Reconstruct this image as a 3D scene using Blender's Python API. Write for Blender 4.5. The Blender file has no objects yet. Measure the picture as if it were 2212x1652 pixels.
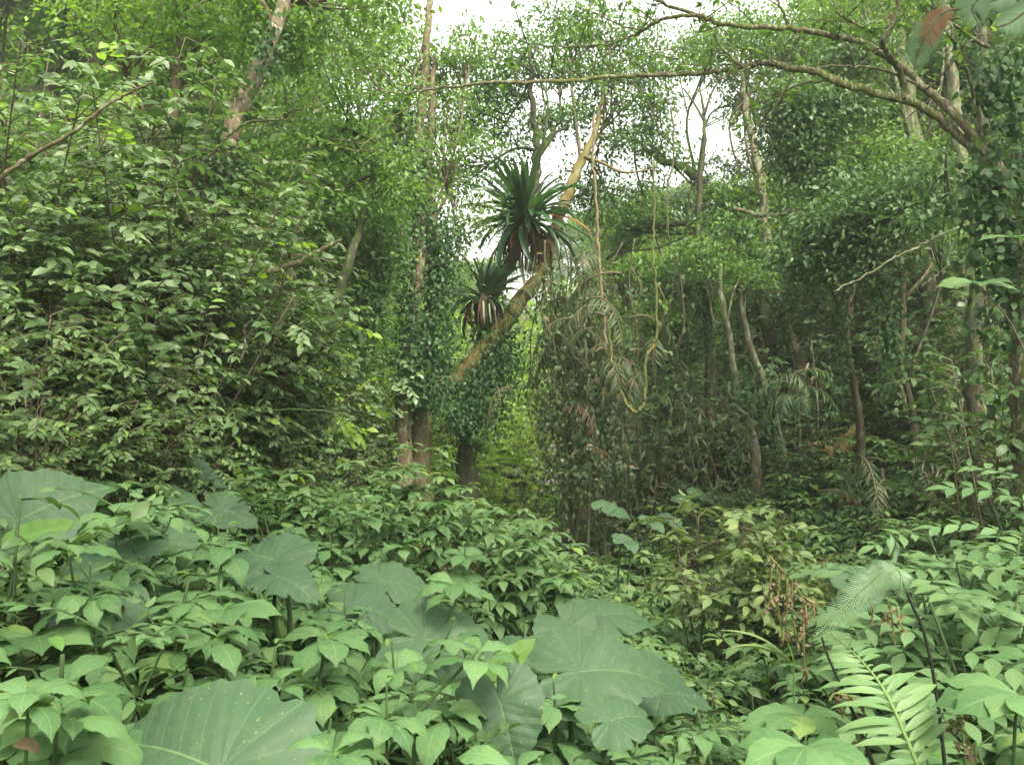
import bpy, math
import numpy as np

# ------------------------------------------------------------------ camera, sky, sun, exposure
scene = bpy.context.scene
COL = scene.collection
CZ = 1.6                      # eye height
F = 2028.0                    # focal length in units of a 2212 px wide picture
cam_d = bpy.data.cameras.new("camera")
cam = bpy.data.objects.new("camera", cam_d)
COL.objects.link(cam)
cam.location = (0, 0, CZ)
cam.rotation_euler = (math.radians(90), 0, 0)
cam_d.sensor_width = 36.0
cam_d.lens = 36.0 * F / 2212.0
cam_d.clip_start = 0.05
cam_d.clip_end = 2000
scene.camera = cam

SUN_EL, SUN_AZ = math.radians(58), math.radians(150)     # high behind the camera to the right, veiled by thin cloud
world = bpy.data.worlds.new("World")
scene.world = world
world.use_nodes = True
wn, wl = world.node_tree.nodes, world.node_tree.links
wn.clear()
w_out = wn.new("ShaderNodeOutputWorld")
w_bg = wn.new("ShaderNodeBackground")
w_sky = wn.new("ShaderNodeTexSky")
w_sky.sky_type = 'NISHITA'
w_sky.sun_disc = False
w_sky.sun_elevation = SUN_EL
w_sky.sun_rotation = SUN_AZ
w_sky.air_density = 1.0
w_sky.dust_density = 4.0
w_sky.ozone_density = 0.6
w_hsv = wn.new("ShaderNodeHueSaturation")
w_hsv.inputs["Saturation"].default_value = 0.28
wl.new(w_sky.outputs[0], w_hsv.inputs["Color"])
w_warm = wn.new("ShaderNodeMix")
w_warm.data_type = 'RGBA'; w_warm.blend_type = 'MULTIPLY'
w_warm.inputs[0].default_value = 1.0
w_warm.inputs[7].default_value = (1.0, .985, .83, 1)
wl.new(w_hsv.outputs[0], w_warm.inputs[6])
wl.new(w_warm.outputs[2], w_bg.inputs["Color"])
w_bg.inputs["Strength"].default_value = 0.15
wl.new(w_bg.outputs[0], w_out.inputs["Surface"])

sun_d = bpy.data.lights.new("sun", 'SUN')
sun_d.energy = 1.3
sun_d.angle = math.radians(14)
sun_d.color = (1.0, 0.95, 0.82)
sun = bpy.data.objects.new("sun", sun_d)
COL.objects.link(sun)
sun.rotation_euler = (math.radians(-90) + SUN_EL, 0, -SUN_AZ)

vs = scene.view_settings
vs.view_transform = 'Standard'
vs.look = 'None'
vs.exposure = 2.5
vs.gamma = 1.0
scene.render.engine = 'CYCLES'
cy = scene.cycles
cy.max_bounces = 8
cy.diffuse_bounces = 5
cy.glossy_bounces = 2
cy.transmission_bounces = 5
cy.transparent_max_bounces = 4
cy.volume_bounces = 0
cy.caustics_reflective = False
cy.caustics_refractive = False
cy.use_denoising = True

# ------------------------------------------------------------------ helpers
def rng_of(seed):
    return np.random.default_rng(seed)

def at(px, py, Y):
    """a point seen at picture position (px, py), Y metres away"""
    return np.array([(px - 1106.0) / F * Y, Y, CZ - (py - 826.0) / F * Y])

def unit(v):
    v = np.asarray(v, float)
    n = np.linalg.norm(v, axis=-1, keepdims=True)
    return v / np.maximum(n, 1e-9)

def ground(x, y):
    x = np.asarray(x, float); y = np.asarray(y, float)
    xg = np.interp(y, [-10, 8, 15, 25, 60], [0.9, 0.9, 0.5, 0.2, 0.0])
    zf = np.interp(y, [-10, 0, 2, 4, 6, 9, 14, 18, 25, 35, 60, 150], [0.2, 0.0, -0.25, -0.57, -1.0, -1.5, -1.5, -1.25, -0.45, 0.8, 3.0, 8.0])
    d = x - xg
    def soft(a):
        a = np.maximum(a, 0)
        r = np.sqrt(a * a + 1.44) - 1.2
        return 30 * np.tanh(r / 30)
    z = zf + 0.55 * soft(-d) + 0.53 * soft(d)
    z = z + 0.5 * np.exp(-((x + 0.3) / 1.2) ** 2 - ((y - 7.2) / 1.25) ** 2) * 2.4
    z = z + 0.07 * np.sin(x * 1.7 + y * .6) + 0.06 * np.sin(y * 1.9 - x * .8)
    return z

def smooth(path, per=6):
    P = np.asarray(path, float)
    if len(P) < 3:
        return np.stack([P[0] + (P[-1] - P[0]) * t for t in np.linspace(0, 1, per + 1)])
    Q = np.vstack([2 * P[0] - P[1], P, 2 * P[-1] - P[-2]])
    out = []
    for i in range(1, len(Q) - 2):
        p0, p1, p2, p3 = Q[i - 1], Q[i], Q[i + 1], Q[i + 2]
        for t in np.linspace(0, 1, per, endpoint=False):
            out.append(.5 * (2 * p1 + (p2 - p0) * t + (2 * p0 - 5 * p1 + 4 * p2 - p3) * t * t + (3 * p1 - p0 - 3 * p2 + p3) * t ** 3))
    out.append(P[-1])
    return np.array(out)

def interp_path(P, t):
    P = np.asarray(P); s = np.concatenate([[0], np.cumsum(np.linalg.norm(np.diff(P, axis=0), axis=1))])
    s /= s[-1]
    return np.array([np.interp(t, s, P[:, k]) for k in range(3)]).T

class T:      # a leaf template along +Y
    def __init__(self, v, f, uv):
        self.v, self.f, self.uv = np.asarray(v, float), np.asarray(f, int), np.asarray(uv, float)

def leaf_tpl(n, m, tw, ww, width, droop=0.6, fold=0.15, curl=0.0, lift=0.0, wave=0.0):
    t = np.linspace(0, 1, n + 1)
    w = np.interp(t, tw, ww) * width
    a = lift - droop * t ** 1.3
    cy_ = np.concatenate([[0], np.cumsum(np.cos((a[1:] + a[:-1]) / 2) / n)])
    cz_ = np.concatenate([[0], np.cumsum(np.sin((a[1:] + a[:-1]) / 2) / n)])
    u = np.linspace(-1, 1, m + 1)
    V, UV = [], []
    for i in range(n + 1):
        for uu in u:
            off = fold * abs(uu) * w[i] - curl * uu * uu * w[i] + wave * w[i] * math.sin(i * 2.1 + (uu > 0)) * abs(uu)
            V.append((uu * w[i], cy_[i] - math.sin(a[i]) * off, cz_[i] + math.cos(a[i]) * off))
            UV.append((uu * .5 + .5, t[i]))
    Fc = []
    for i in range(n):
        for j in range(m):
            k = i * (m + 1) + j
            Fc.append((k, k + 1, k + m + 2, k + m + 1))
    return T(V, Fc, UV)

OV_T = [0, .08, .2, .35, .48, .62, .76, .87, .95, 1]
OV_W = [.06, .45, .8, .98, 1, .85, .55, .25, .1, .01]          # ovate, pointed
OB_W = [.05, .22, .5, .82, .98, 1, .74, .26, .09, .01]         # widest past the middle, drawn-out tip
HB_W = [.05, .3, .66, .95, 1, .88, .5, .17, .07, .01]
LA_W = [.06, .5, .85, 1, .98, .86, .62, .36, .16, .02]         # lance shaped
ST_W = [.5, .7, .85, .95, 1, 1, .92, .7, .4, .03]              # strap

LEAF_HERB = leaf_tpl(13, 4, OV_T, OB_W, .245, droop=1.45, fold=.12, curl=.22, lift=.34, wave=.08)
LEAF_HERB2 = leaf_tpl(13, 4, OV_T, HB_W, .25, droop=1.7, fold=.16, curl=.22, lift=.36, wave=.08)
LEAF_YOUNG = leaf_tpl(8, 2, OV_T, OV_W, .2, droop=.9, fold=.6, lift=.3)
LEAF_HERB_LO = leaf_tpl(5, 2, OV_T, OB_W, .19, droop=1.2, fold=.1, lift=.25)
LEAF_OV = leaf_tpl(6, 2, OV_T, OV_W, .24, droop=.7, fold=.2, lift=.1)
LEAF_OV_LO = leaf_tpl(3, 2, [0, .33, .66, 1], [.1, .95, .75, .03], .26, droop=.6, fold=.2)
LEAF_LO = leaf_tpl(2, 2, [0, .5, 1], [.08, 1, .03], .27, droop=.5, fold=.2)
LEAF_KITE = leaf_tpl(2, 1, [0, .45, 1], [.1, 1, .05], .3, droop=.4)
LEAF_LA = leaf_tpl(8, 2, OV_T, LA_W, .17, droop=.5, fold=.12, lift=.1)
LEAF_PIN = leaf_tpl(8, 2, OV_T, HB_W, .2, droop=.6, fold=.12, lift=.15, wave=.06)
LEAF_NARROW = leaf_tpl(4, 1, OV_T, LA_W, .08, droop=.5)
LEAF_PALM = leaf_tpl(4, 2, OV_T, LA_W, .055, droop=1.0, fold=.4)

class MB:
    def __init__(self):
        self.V, self.F, self.U, self.n = [], [], [], 0
    def add(self, v, f, uv):
        self.V.append(v); self.F.append(f + self.n); self.U.append(uv); self.n += len(v)
    def leaves(self, tpl, pos, d, nrm, L, W=None):
        pos = np.atleast_2d(np.asarray(pos, float)); N = len(pos)
        if N == 0:
            return self
        d = unit(np.broadcast_to(d, (N, 3))); nrm = np.broadcast_to(nrm, (N, 3))
        X = unit(np.cross(d, nrm)); Z = np.cross(X, d)
        L = np.broadcast_to(np.asarray(L, float), (N,)); W = L if W is None else np.broadcast_to(np.asarray(W, float), (N,))
        s = np.stack([W, L, L], 1)[:, None, :] * tpl.v[None]
        R = np.stack([X, d, Z], 1)                               # rows
        v = np.einsum('nvi,nij->nvj', s, R) + pos[:, None, :]
        nv = len(tpl.v)
        f = tpl.f[None] + (np.arange(N) * nv)[:, None, None]
        self.add(v.reshape(-1, 3), f.reshape(-1, 4), np.tile(tpl.uv, (N, 1)))
        return self
    def tube(self, path, rad, k=6, bump=0.0, rng=None):
        P = np.asarray(path, float); n = len(P)
        r = np.interp(np.linspace(0, 1, n), np.linspace(0, 1, len(np.atleast_1d(rad))), np.atleast_1d(rad))
        t = unit(np.gradient(P, axis=0))
        mean = unit(P[-1] - P[0])
        ref = np.array([1., 0, 0]) if abs(mean[0]) < .7 else np.array([0, 1., 0])
        A = unit(np.cross(t, ref)); B = np.cross(t, A)
        ph = np.linspace(0, 2 * math.pi, k, endpoint=False)
        rr = r[:, None] * np.ones((1, k))
        if bump and rng is not None:
            rr = rr * (1 + bump * rng.standard_normal((n, k)) * .5 + bump * rng.standard_normal((1, k)))
        V = P[:, None, :] + rr[..., None] * (np.cos(ph)[None, :, None] * A[:, None, :] + np.sin(ph)[None, :, None] * B[:, None, :])
        s = np.concatenate([[0], np.cumsum(np.linalg.norm(np.diff(P, axis=0), axis=1))])
        UV = np.stack(np.broadcast_arrays((ph / (2 * math.pi))[None, :], s[:, None]), -1)
        i = np.arange(n - 1)[:, None]; j = np.arange(k)[None, :]
        a = i * k + j; b = i * k + (j + 1) % k
        Fc = np.stack(np.broadcast_arrays(a, b, b + k, a + k), -1).reshape(-1, 4)
        V = np.vstack([V.reshape(-1, 3), P[:1], P[-1:]])
        U = np.vstack([UV.reshape(-1, 2), [[.5, 0]], [[.5, s[-1]]]])
        q = np.arange(0, k - 1, 2)
        last = (n - 1) * k
        caps = [(n * k, (x + 2) % k, (x + 1) % k, x) for x in q] + [(n * k + 1, last + x, last + (x + 1) % k, last + (x + 2) % k) for x in q]
        self.add(V, np.vstack([Fc, np.array(caps)]), U)
        return self
    def mesh(self, name, origin=(0, 0, 0)):
        V = np.vstack(self.V) - np.asarray(origin); Fc = np.vstack(self.F); U = np.vstack(self.U)
        me = bpy.data.meshes.new(name)
        me.vertices.add(len(V)); me.vertices.foreach_set('co', V.astype(np.float32).ravel())
        me.loops.add(Fc.size); me.loops.foreach_set('vertex_index', Fc.astype(np.int32).ravel())
        me.polygons.add(len(Fc)); me.polygons.foreach_set('loop_start', np.arange(0, Fc.size, 4, dtype=np.int32))
        uv = me.uv_layers.new(name='UVMap')
        uv.data.foreach_set('uv', U[Fc.ravel()].astype(np.float32).ravel())
        me.polygons.foreach_set('use_smooth', np.ones(len(Fc), dtype=bool))
        me.update(calc_edges=True)
        return me

def mobj(name, mb, mat, parent=None, origin=None):
    if origin is None:
        origin = parent.location if parent is not None else (0, 0, 0)
    me = mb.mesh(name, tuple(origin)) if isinstance(mb, MB) else mb
    if mat is not None and not me.materials:
        me.materials.append(mat)
    o = bpy.data.objects.new(name, me)
    COL.objects.link(o)
    if parent is not None:
        o.parent = parent
    return o

def tag(o, label, cat, group=None, kind=None):
    if kind:
        o['kind'] = kind
    if label:
        o['label'] = label
    if cat:
        o['category'] = cat
    if group:
        o['group'] = group
    return o

def thing(name, label, cat, loc, group=None):
    o = bpy.data.objects.new(name, None)
    o.empty_display_size = .1
    COL.objects.link(o)
    o.location = tuple(float(v) for v in loc)
    return tag(o, label, cat, group)

def copy_thing(src, loc, rz=0.0, s=1.0, label=None, group=None, lean=(0, 0)):
    r = src.copy(); COL.objects.link(r)
    r.location = tuple(float(v) for v in loc); r.rotation_euler = (lean[0], lean[1], rz); r.scale = (s, s, s)
    if label: r['label'] = label
    if group: r['group'] = group
    for ch in list(src.children):
        c = ch.copy(); COL.objects.link(c); c.parent = r
    return r

# ------------------------------------------------------------------ materials
def leafmat(name, dark, light, rare=None, rare_p=.06, trans=.35, rough=.5, spec=.4, veins=0.0, side=8, blotch=.0, spots=0, under=.35, tint=(1.25, 1.35, .55)):
    m = bpy.data.materials.new(name); m.use_nodes = True
    N, L = m.node_tree.nodes, m.node_tree.links
    N.clear()
    out = N.new("ShaderNodeOutputMaterial")
    geo = N.new("ShaderNodeNewGeometry"); oi = N.new("ShaderNodeObjectInfo")
    def math_(op, a, b=None, clamp=False):
        n = N.new("ShaderNodeMath"); n.operation = op; n.use_clamp = clamp
        for i, x in enumerate((a, b)):
            if x is None: continue
            if isinstance(x, (int, float)): n.inputs[i].default_value = x
            else: L.new(x, n.inputs[i])
        return n.outputs[0]
    def mix(fac, a, b, blend='MIX'):
        n = N.new("ShaderNodeMix"); n.data_type = 'RGBA'; n.blend_type = blend
        if isinstance(fac, (int, float)): n.inputs[0].default_value = fac
        else: L.new(fac, n.inputs[0])
        for i, x in ((6, a), (7, b)):
            if isinstance(x, tuple): n.inputs[i].default_value = (*x, 1) if len(x) == 3 else x
            else: L.new(x, n.inputs[i])
        return n.outputs[2]
    r0 = math_('FRACT', math_('ADD', geo.outputs["Random Per Island"], oi.outputs["Random"]))
    ramp = N.new("ShaderNodeValToRGB"); L.new(r0, ramp.inputs[0])
    e = ramp.color_ramp.elements
    e[0].position = 0; e[0].color = (*dark, 1)
    if rare:
        e[1].position = 1 - rare_p * 1.02; e[1].color = (*light, 1)
        x = e.new(1 - rare_p); x.color = (*rare, 1)
    else:
        e[1].position = 1; e[1].color = (*light, 1)
    col = ramp.outputs[0]
    tc = N.new("ShaderNodeTexCoord")
    if blotch:
        nz = N.new("ShaderNodeTexNoise"); nz.inputs["Scale"].default_value = 28; nz.inputs["Detail"].default_value = 3
        L.new(tc.outputs["Object"], nz.inputs["Vector"])
        f = math_('MULTIPLY', math_('SUBTRACT', nz.outputs[0], .55, True), 3.2 * blotch, True)
        col = mix(f, col, tuple(min(1, c * k) for c, k in zip(light, (1.7, 1.25, .9))))
    if spots:
        nz = N.new("ShaderNodeTexNoise"); nz.inputs["Scale"].default_value = 95; nz.inputs["Detail"].default_value = 2
        L.new(tc.outputs["Object"], nz.inputs["Vector"])
        col = mix(math_('MULTIPLY', math_('SUBTRACT', nz.outputs[0], .68, True), 14 * spots, True), col, (.22, .19, .08))
    hgt = None
    if veins:
        sp = N.new("ShaderNodeSeparateXYZ"); L.new(tc.outputs["UV"], sp.inputs[0])
        du = math_('ABSOLUTE', math_('SUBTRACT', sp.outputs[0], .5))
        mid = math_('SUBTRACT', 1, math_('MULTIPLY', du, 26), True)
        ph = math_('FRACT', math_('MULTIPLY', math_('SUBTRACT', sp.outputs[1], math_('MULTIPLY', du, .38)), side))
        tri = math_('ABSOLUTE', math_('SUBTRACT', ph, .5))
        sv = math_('MULTIPLY', math_('SUBTRACT', math_('MULTIPLY', tri, 2), .84, True), 6, True)
        vm = math_('MAXIMUM', mid, math_('MULTIPLY', sv, .55))
        col = mix(math_('MULTIPLY', vm, veins), col, tuple(min(1, c * k) for c, k in zip(light, (1.9, 1.5, 1.3))))
        hgt = math_('ADD', math_('MULTIPLY', tri, 1.0), math_('MULTIPLY', vm, -.5))
    topc = mix(math_('MULTIPLY', geo.outputs["Backfacing"], under), col, (.16, .24, .12))
    p = N.new("ShaderNodeBsdfPrincipled")
    L.new(topc, p.inputs["Base Color"])
    p.inputs["Roughness"].default_value = rough
    p.inputs["Specular IOR Level"].default_value = spec
    if hgt is not None:
        b = N.new("ShaderNodeBump"); b.inputs["Strength"].default_value = .35; b.inputs["Distance"].default_value = .004
        L.new(hgt, b.inputs["Height"]); L.new(b.outputs[0], p.inputs["Normal"])
    sh = p.outputs[0]
    if trans:
        t = N.new("ShaderNodeBsdfTranslucent")
        L.new(mix(1.0, col, tint, 'MULTIPLY'), t.inputs["Color"])
        ms = N.new("ShaderNodeMixShader"); ms.inputs[0].default_value = trans
        L.new(p.outputs[0], ms.inputs[1]); L.new(t.outputs[0], ms.inputs[2]); sh = ms.outputs[0]
    L.new(sh, out.inputs["Surface"])
    return m

def barkmat(name, base, dark, lichen=None, lichen_amt=.5, moss=None, moss_amt=.4, scale=9.0):
    m = bpy.data.materials.new(name); m.use_nodes = True
    N, L = m.node_tree.nodes, m.node_tree.links
    p = N["Principled BSDF"]; p.inputs["Roughness"].default_value = .85; p.inputs["Specular IOR Level"].default_value = .2
    tc = N.new("ShaderNodeTexCoord")
    def noise(sc, det, off):
        mp = N.new("ShaderNodeMapping"); mp.inputs["Location"].default_value = (off, off * .7, off * .3); mp.inputs["Scale"].default_value = (1, 1, .45)
        L.new(tc.outputs["Object"], mp.inputs[0])
        n = N.new("ShaderNodeTexNoise"); n.inputs["Scale"].default_value = sc; n.inputs["Detail"].default_value = det; n.inputs["Roughness"].default_value = .65
        L.new(mp.outputs[0], n.inputs["Vector"]); return n.outputs[0]
    def ramp(src, a, b):
        r = N.new("ShaderNodeMapRange"); r.inputs[1].default_value = a; r.inputs[2].default_value = b; L.new(src, r.inputs[0]); return r.outputs[0]
    def mix(fac, a, b):
        n = N.new("ShaderNodeMix"); n.data_type = 'RGBA'; L.new(fac, n.inputs[0])
        for i, x in ((6, a), (7, b)):
            if isinstance(x, tuple): n.inputs[i].default_value = (*x, 1)
            else: L.new(x, n.inputs[i])
        return n.outputs[2]
    n1 = noise(scale * 4, 9, 0)
    col = mix(ramp(n1, .3, .7), dark, base)
    if moss:
        col = mix(ramp(noise(scale * .5, 4, 5), .62 - moss_amt * .4, .72 - moss_amt * .4), col, moss)
    if lichen:
        col = mix(ramp(noise(scale * 2.2, 8, 11), .64 - lichen_amt * .3, .78 - lichen_amt * .3), col, lichen)
    L.new(col, p.inputs["Base Color"])
    b = N.new("ShaderNodeBump"); b.inputs["Strength"].default_value = .7; b.inputs["Distance"].default_value = .02
    L.new(n1, b.inputs["Height"]); L.new(b.outputs[0], p.inputs["Normal"])
    return m

M = {}
M['herb'] = leafmat('herb_leaf', (.05, .11, .042), (.098, .182, .072), rare=(.13, .2, .06), rare_p=.02, trans=.3, rough=.5, spec=.2, veins=.4, side=7, blotch=.3, spots=.8)
M['herb_mid'] = leafmat('herb_leaf_mid', (.06, .12, .045), (.125, .205, .08), rare=(.16, .24, .06), trans=.35, rough=.5, spec=.3, veins=.2, side=6)
M['young'] = leafmat('young_leaf', (.075, .165, .035), (.12, .225, .055), trans=.45, veins=.3, side=7)
M['taro'] = leafmat('taro_leaf', (.034, .071, .037), (.05, .096, .049), trans=.2, rough=.52, spec=.2, blotch=.55, spots=.9, tint=(1.2, 1.4, .4))
M['shrub'] = leafmat('shrub_leaf', (.085, .14, .055), (.185, .25, .12), rare=(.18, .30, .06), rare_p=.05, trans=.35, rough=.42, spec=.5, tint=(1.0, 1.35, .5), veins=.15, side=6)
M['low'] = leafmat('low_shrub_leaf', (.055, .10, .036), (.125, .19, .072), rare=(.16, .25, .05), rare_p=.04, trans=.35, rough=.48, spec=.3)
M['dark'] = leafmat('dark_leaf', (.035, .075, .024), (.085, .14, .05), trans=.3, rough=.45, spec=.32)
M['ivy'] = leafmat('ivy_leaf', (.02, .05, .016), (.052, .105, .032), trans=.25, rough=.5, spec=.22)
M['mid'] = leafmat('mid_leaf', (.055, .12, .028), (.13, .22, .052), rare=(.18, .29, .055), trans=.45)
M['bright'] = leafmat('bright_leaf', (.085, .17, .032), (.17, .28, .055), rare=(.23, .34, .06), trans=.5)
M['glow'] = leafmat('fresh_backlit_leaf', (.15, .25, .04), (.26, .37, .07), trans=.55)  # leaf colour lightened to paint in the backlit glow along the gully
M['canopy'] = leafmat('canopy_leaf', (.035, .088, .024), (.10, .18, .05), rare=(.15, .25, .055), trans=.45, rough=.45)
M['yellow'] = leafmat('yellowish_leaf', (.095, .155, .05), (.165, .225, .08), rare=(.2, .25, .08), trans=.35, veins=.25)
M['pinnate'] = leafmat('pinnate_leaf', (.062, .13, .05), (.115, .195, .08), trans=.33, rough=.5, spec=.25, veins=.3, side=9)
M['fern'] = leafmat('fern_leaf', (.085, .165, .06), (.125, .21, .08), trans=.35, rough=.5, veins=.2, side=3)
M['treefern'] = leafmat('fern_frond', (.075, .15, .075), (.11, .20, .10), trans=.35, rough=.5)
M['nest'] = leafmat('nest_fern_frond', (.015, .045, .018), (.035, .085, .03), trans=.3, rough=.35, spec=.5)
M['nestpale'] = leafmat('nest_fern_pale', (.22, .28, .17), (.32, .38, .25), trans=.3)
M['dead'] = leafmat('dead_frond', (.045, .028, .016), (.10, .062, .036), trans=.15, rough=.8, spec=.1, under=0, tint=(1, 1, 1))
M['deadred'] = leafmat('dead_frond_red', (.13, .068, .042), (.20, .11, .065), trans=.3, rough=.8, spec=.1, under=0, tint=(1, 1, 1))
M['deadorange'] = leafmat('dead_frond_orange', (.20, .095, .03), (.27, .13, .04), trans=.3, rough=.7, spec=.1, under=0, tint=(1, 1, 1))
M['palm'] = leafmat('palm_leaf', (.026, .052, .018), (.06, .088, .034), rare=(.10, .085, .04), rare_p=.2, trans=.3, rough=.5, spec=.3)
M['litter'] = leafmat('litter_leaf', (.075, .052, .03), (.155, .112, .064), trans=.1, rough=.8, under=0, tint=(1, 1, 1))
M['stem'] = barkmat('green_stem', (.06, .10, .035), (.03, .055, .02), scale=14)
M['blackstem'] = barkmat('dark_stem', (.022, .028, .014), (.01, .012, .008), scale=20)
M['rachis'] = barkmat('pale_rachis', (.14, .22, .075), (.10, .17, .05), scale=20)
M['twig'] = barkmat('twig_bark', (.13, .11, .07), (.06, .05, .035), scale=14)
M['bark_dark'] = barkmat('dark_bark', (.06, .05, .034), (.025, .022, .015), lichen=(.12, .13, .085), lichen_amt=.35, moss=(.05, .075, .02), moss_amt=.4)
M['bark_brown'] = barkmat('brown_bark', (.14, .105, .062), (.055, .042, .025), lichen=(.22, .21, .15), lichen_amt=.4, moss=(.07, .09, .03), moss_amt=.25)
M['bark_pale'] = barkmat('pale_bark', (.19, .15, .10), (.085, .065, .042), lichen=(.34, .34, .27), lichen_amt=.45, moss=(.08, .09, .04), moss_amt=.3)
M['bark_grey'] = barkmat('grey_bark', (.12, .10, .065), (.05, .042, .028), lichen=(.22, .23, .17), lichen_amt=.5, moss=(.09, .11, .04), moss_amt=.35)
M['bark_orange'] = barkmat('orange_lichen_bark', (.165, .12, .045), (.075, .056, .024), lichen=(.2, .2, .14), lichen_amt=.35, moss=(.13, .12, .04), moss_amt=.45, scale=7)
M['bark_branch'] = barkmat('branch_bark', (.15, .12, .08), (.06, .05, .032), lichen=(.32, .34, .25), lichen_amt=.4, moss=(.10, .11, .03), moss_amt=.4, scale=16)
M['liana'] = barkmat('liana_bark', (.22, .18, .11), (.10, .08, .05), scale=14)
M['liana_yellow'] = barkmat('yellow_liana_bark', (.30, .22, .05), (.15, .12, .04), moss=(.10, .11, .04), moss_amt=.7, scale=12)
M['rot'] = barkmat('rotten_wood', (.40, .26, .13), (.16, .09, .045), moss=(.09, .11, .03), moss_amt=.45, scale=7)
M['rock'] = barkmat('glint_rock', (.42, .41, .38), (.2, .2, .18), moss=(.08, .11, .04), moss_amt=.3, scale=4)

def groundmat():
    m = barkmat('forest_soil', (.10, .065, .035), (.035, .024, .014), lichen=(.15, .10, .055), lichen_amt=.5, moss=(.05, .09, .025), moss_amt=.8, scale=3.0)
    return m
M['soil'] = groundmat()

# ------------------------------------------------------------------ ground
def build_ground():
    xs = np.concatenate([np.linspace(-150, -16, 30), np.linspace(-15.5, 15.5, 125), np.linspace(16, 150, 30)])
    ys = np.concatenate([np.linspace(-12, 0, 13), np.linspace(.3, 30, 120), np.linspace(31, 220, 50)])
    X, Y = np.meshgrid(xs, ys)
    Z = ground(X, Y)
    V = np.stack([X, Y, Z], -1).reshape(-1, 3)
    nx, ny = len(xs), len(ys)
    i, j = np.meshgrid(np.arange(ny - 1), np.arange(nx - 1), indexing='ij')
    k = i * nx + j
    mb = MB(); mb.add(V, np.stack([k, k + 1, k + nx + 1, k + nx], -1).reshape(-1, 4), V[:, :2])
    tag(mobj('ground', mb, M['soil']), None, None, kind='structure')
build_ground()

# ------------------------------------------------------------------ trees
def leaf_clumps(rng, centers, n, spread, Lr, tpl, mb, flat=.6, droop=.35):
    C = np.repeat(centers, n, 0)
    off = rng.standard_normal(C.shape) * spread * np.array([1, 1, flat]) * .6
    d = unit(off * np.array([1, 1, .5]) + rng.standard_normal(C.shape) * .25 + np.array([0, 0, -droop]) * .3)
    nr = unit(np.array([0, 0, 1.]) + rng.standard_normal(C.shape) * .38)
    mb.leaves(tpl, C + off, d, nr, rng.uniform(Lr[0], Lr[1], len(C)))

def crown_parts(rng, start, clusters, Lr, tpl, dens=1.0, nper=30):
    """clusters: list of (centre, radius). Returns leaves MB and list of limb MBs."""
    lv, limbs = MB(), []
    for c, r in clusters:
        c = np.asarray(c)
        k = max(6, int(34 * r * r * dens) if r > .6 else int(22 * r * dens))
        k = min(k, 110)
        q = unit(rng.standard_normal((k, 3))) * (rng.uniform(.25, 1.0, (k, 1)) ** .6) * r
        q[:, 2] *= .72
        sub = c + q
        leaf_clumps(rng, sub, nper, .26 + .06 * r, Lr, tpl, lv, flat=.38)
        lm = MB()
        st = start[rng.integers(len(start))] if isinstance(start, list) else start
        mid = (st + c) / 2 + rng.standard_normal(3) * .12 * np.linalg.norm(c - st)
        pth = smooth([st, mid, c + np.array([0, 0, -.2 * r])], 5)
        rad0 = .012 + .022 * r
        lm.tube(pth, [rad0, rad0 * .45], 5)
        for s in sub[::2]:
            a = interp_path(pth, np.array([rng.uniform(.5, 1)]))[0]
            lm.tube(smooth([a, (a + s) / 2 + np.array([0, 0, .1 * r]) + rng.standard_normal(3) * .08 * r, s], 3), [.012 + .004 * r, .004], 3)
        limbs.append(lm)
    return lv, limbs

def px_path(pts, ddef=None):
    return np.array([at(p[0], p[1], p[2] if len(p) > 2 else ddef) for p in pts])

def make_tree(name, label, cat, path, dia_px, bark, clusters=(), leaf='canopy', Lr=(.05, .095), tpl=LEAF_LO, dens=1.0, seed=0, group=None, branches=(), leaves_start=.55, k=10, ivy=None):
    """path: (px, py, depth) up the trunk. dia_px: diameters in picture pixels along it."""
    rng = rng_of(seed)
    P = px_path(path)
    base = np.array([P[0][0], P[0][1], float(ground(P[0][0], P[0][1])) - .15])
    full = np.vstack([base, P]) if base[2] < P[0][2] - .1 else P
    dep = path[0][2]
    rad = [d / F * dep / 2 * .84 for d in dia_px]
    root = thing(name, label, cat, (base[0], base[1], base[2] + .15), group)
    sm = smooth(full, 6)
    sm[1:-1] += rng.standard_normal((len(sm) - 2, 3)) * rad[0] * .12
    mobj('trunk', MB().tube(sm, [rad[0] * 1.35] + rad if len(full) > len(P) else rad, k, .05, rng), M[bark], root)
    if clusters:
        cl = [(at(c[0], c[1], c[2]), c[3]) for c in clusters]
        st = [interp_path(sm, np.array([t]))[0] for t in np.linspace(leaves_start, 1, 6)]
        lv, limbs = crown_parts(rng, st, cl, Lr, tpl, dens * 1.35, 58)
        mobj('crown', lv, M[leaf], root)
        for l in limbs:
            mobj('branch', l, M[bark if bark in ('bark_dark', 'bark_grey') else 'bark_brown'], root)
    for b in branches:
        bp, w0, w1 = b
        bp = smooth(px_path(bp, dep), 6)
        mobj('branch', MB().tube(bp, [w0 / F * dep / 2, w1 / F * dep / 2], 7, .06, rng), M[bark], root)
    return root

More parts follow.
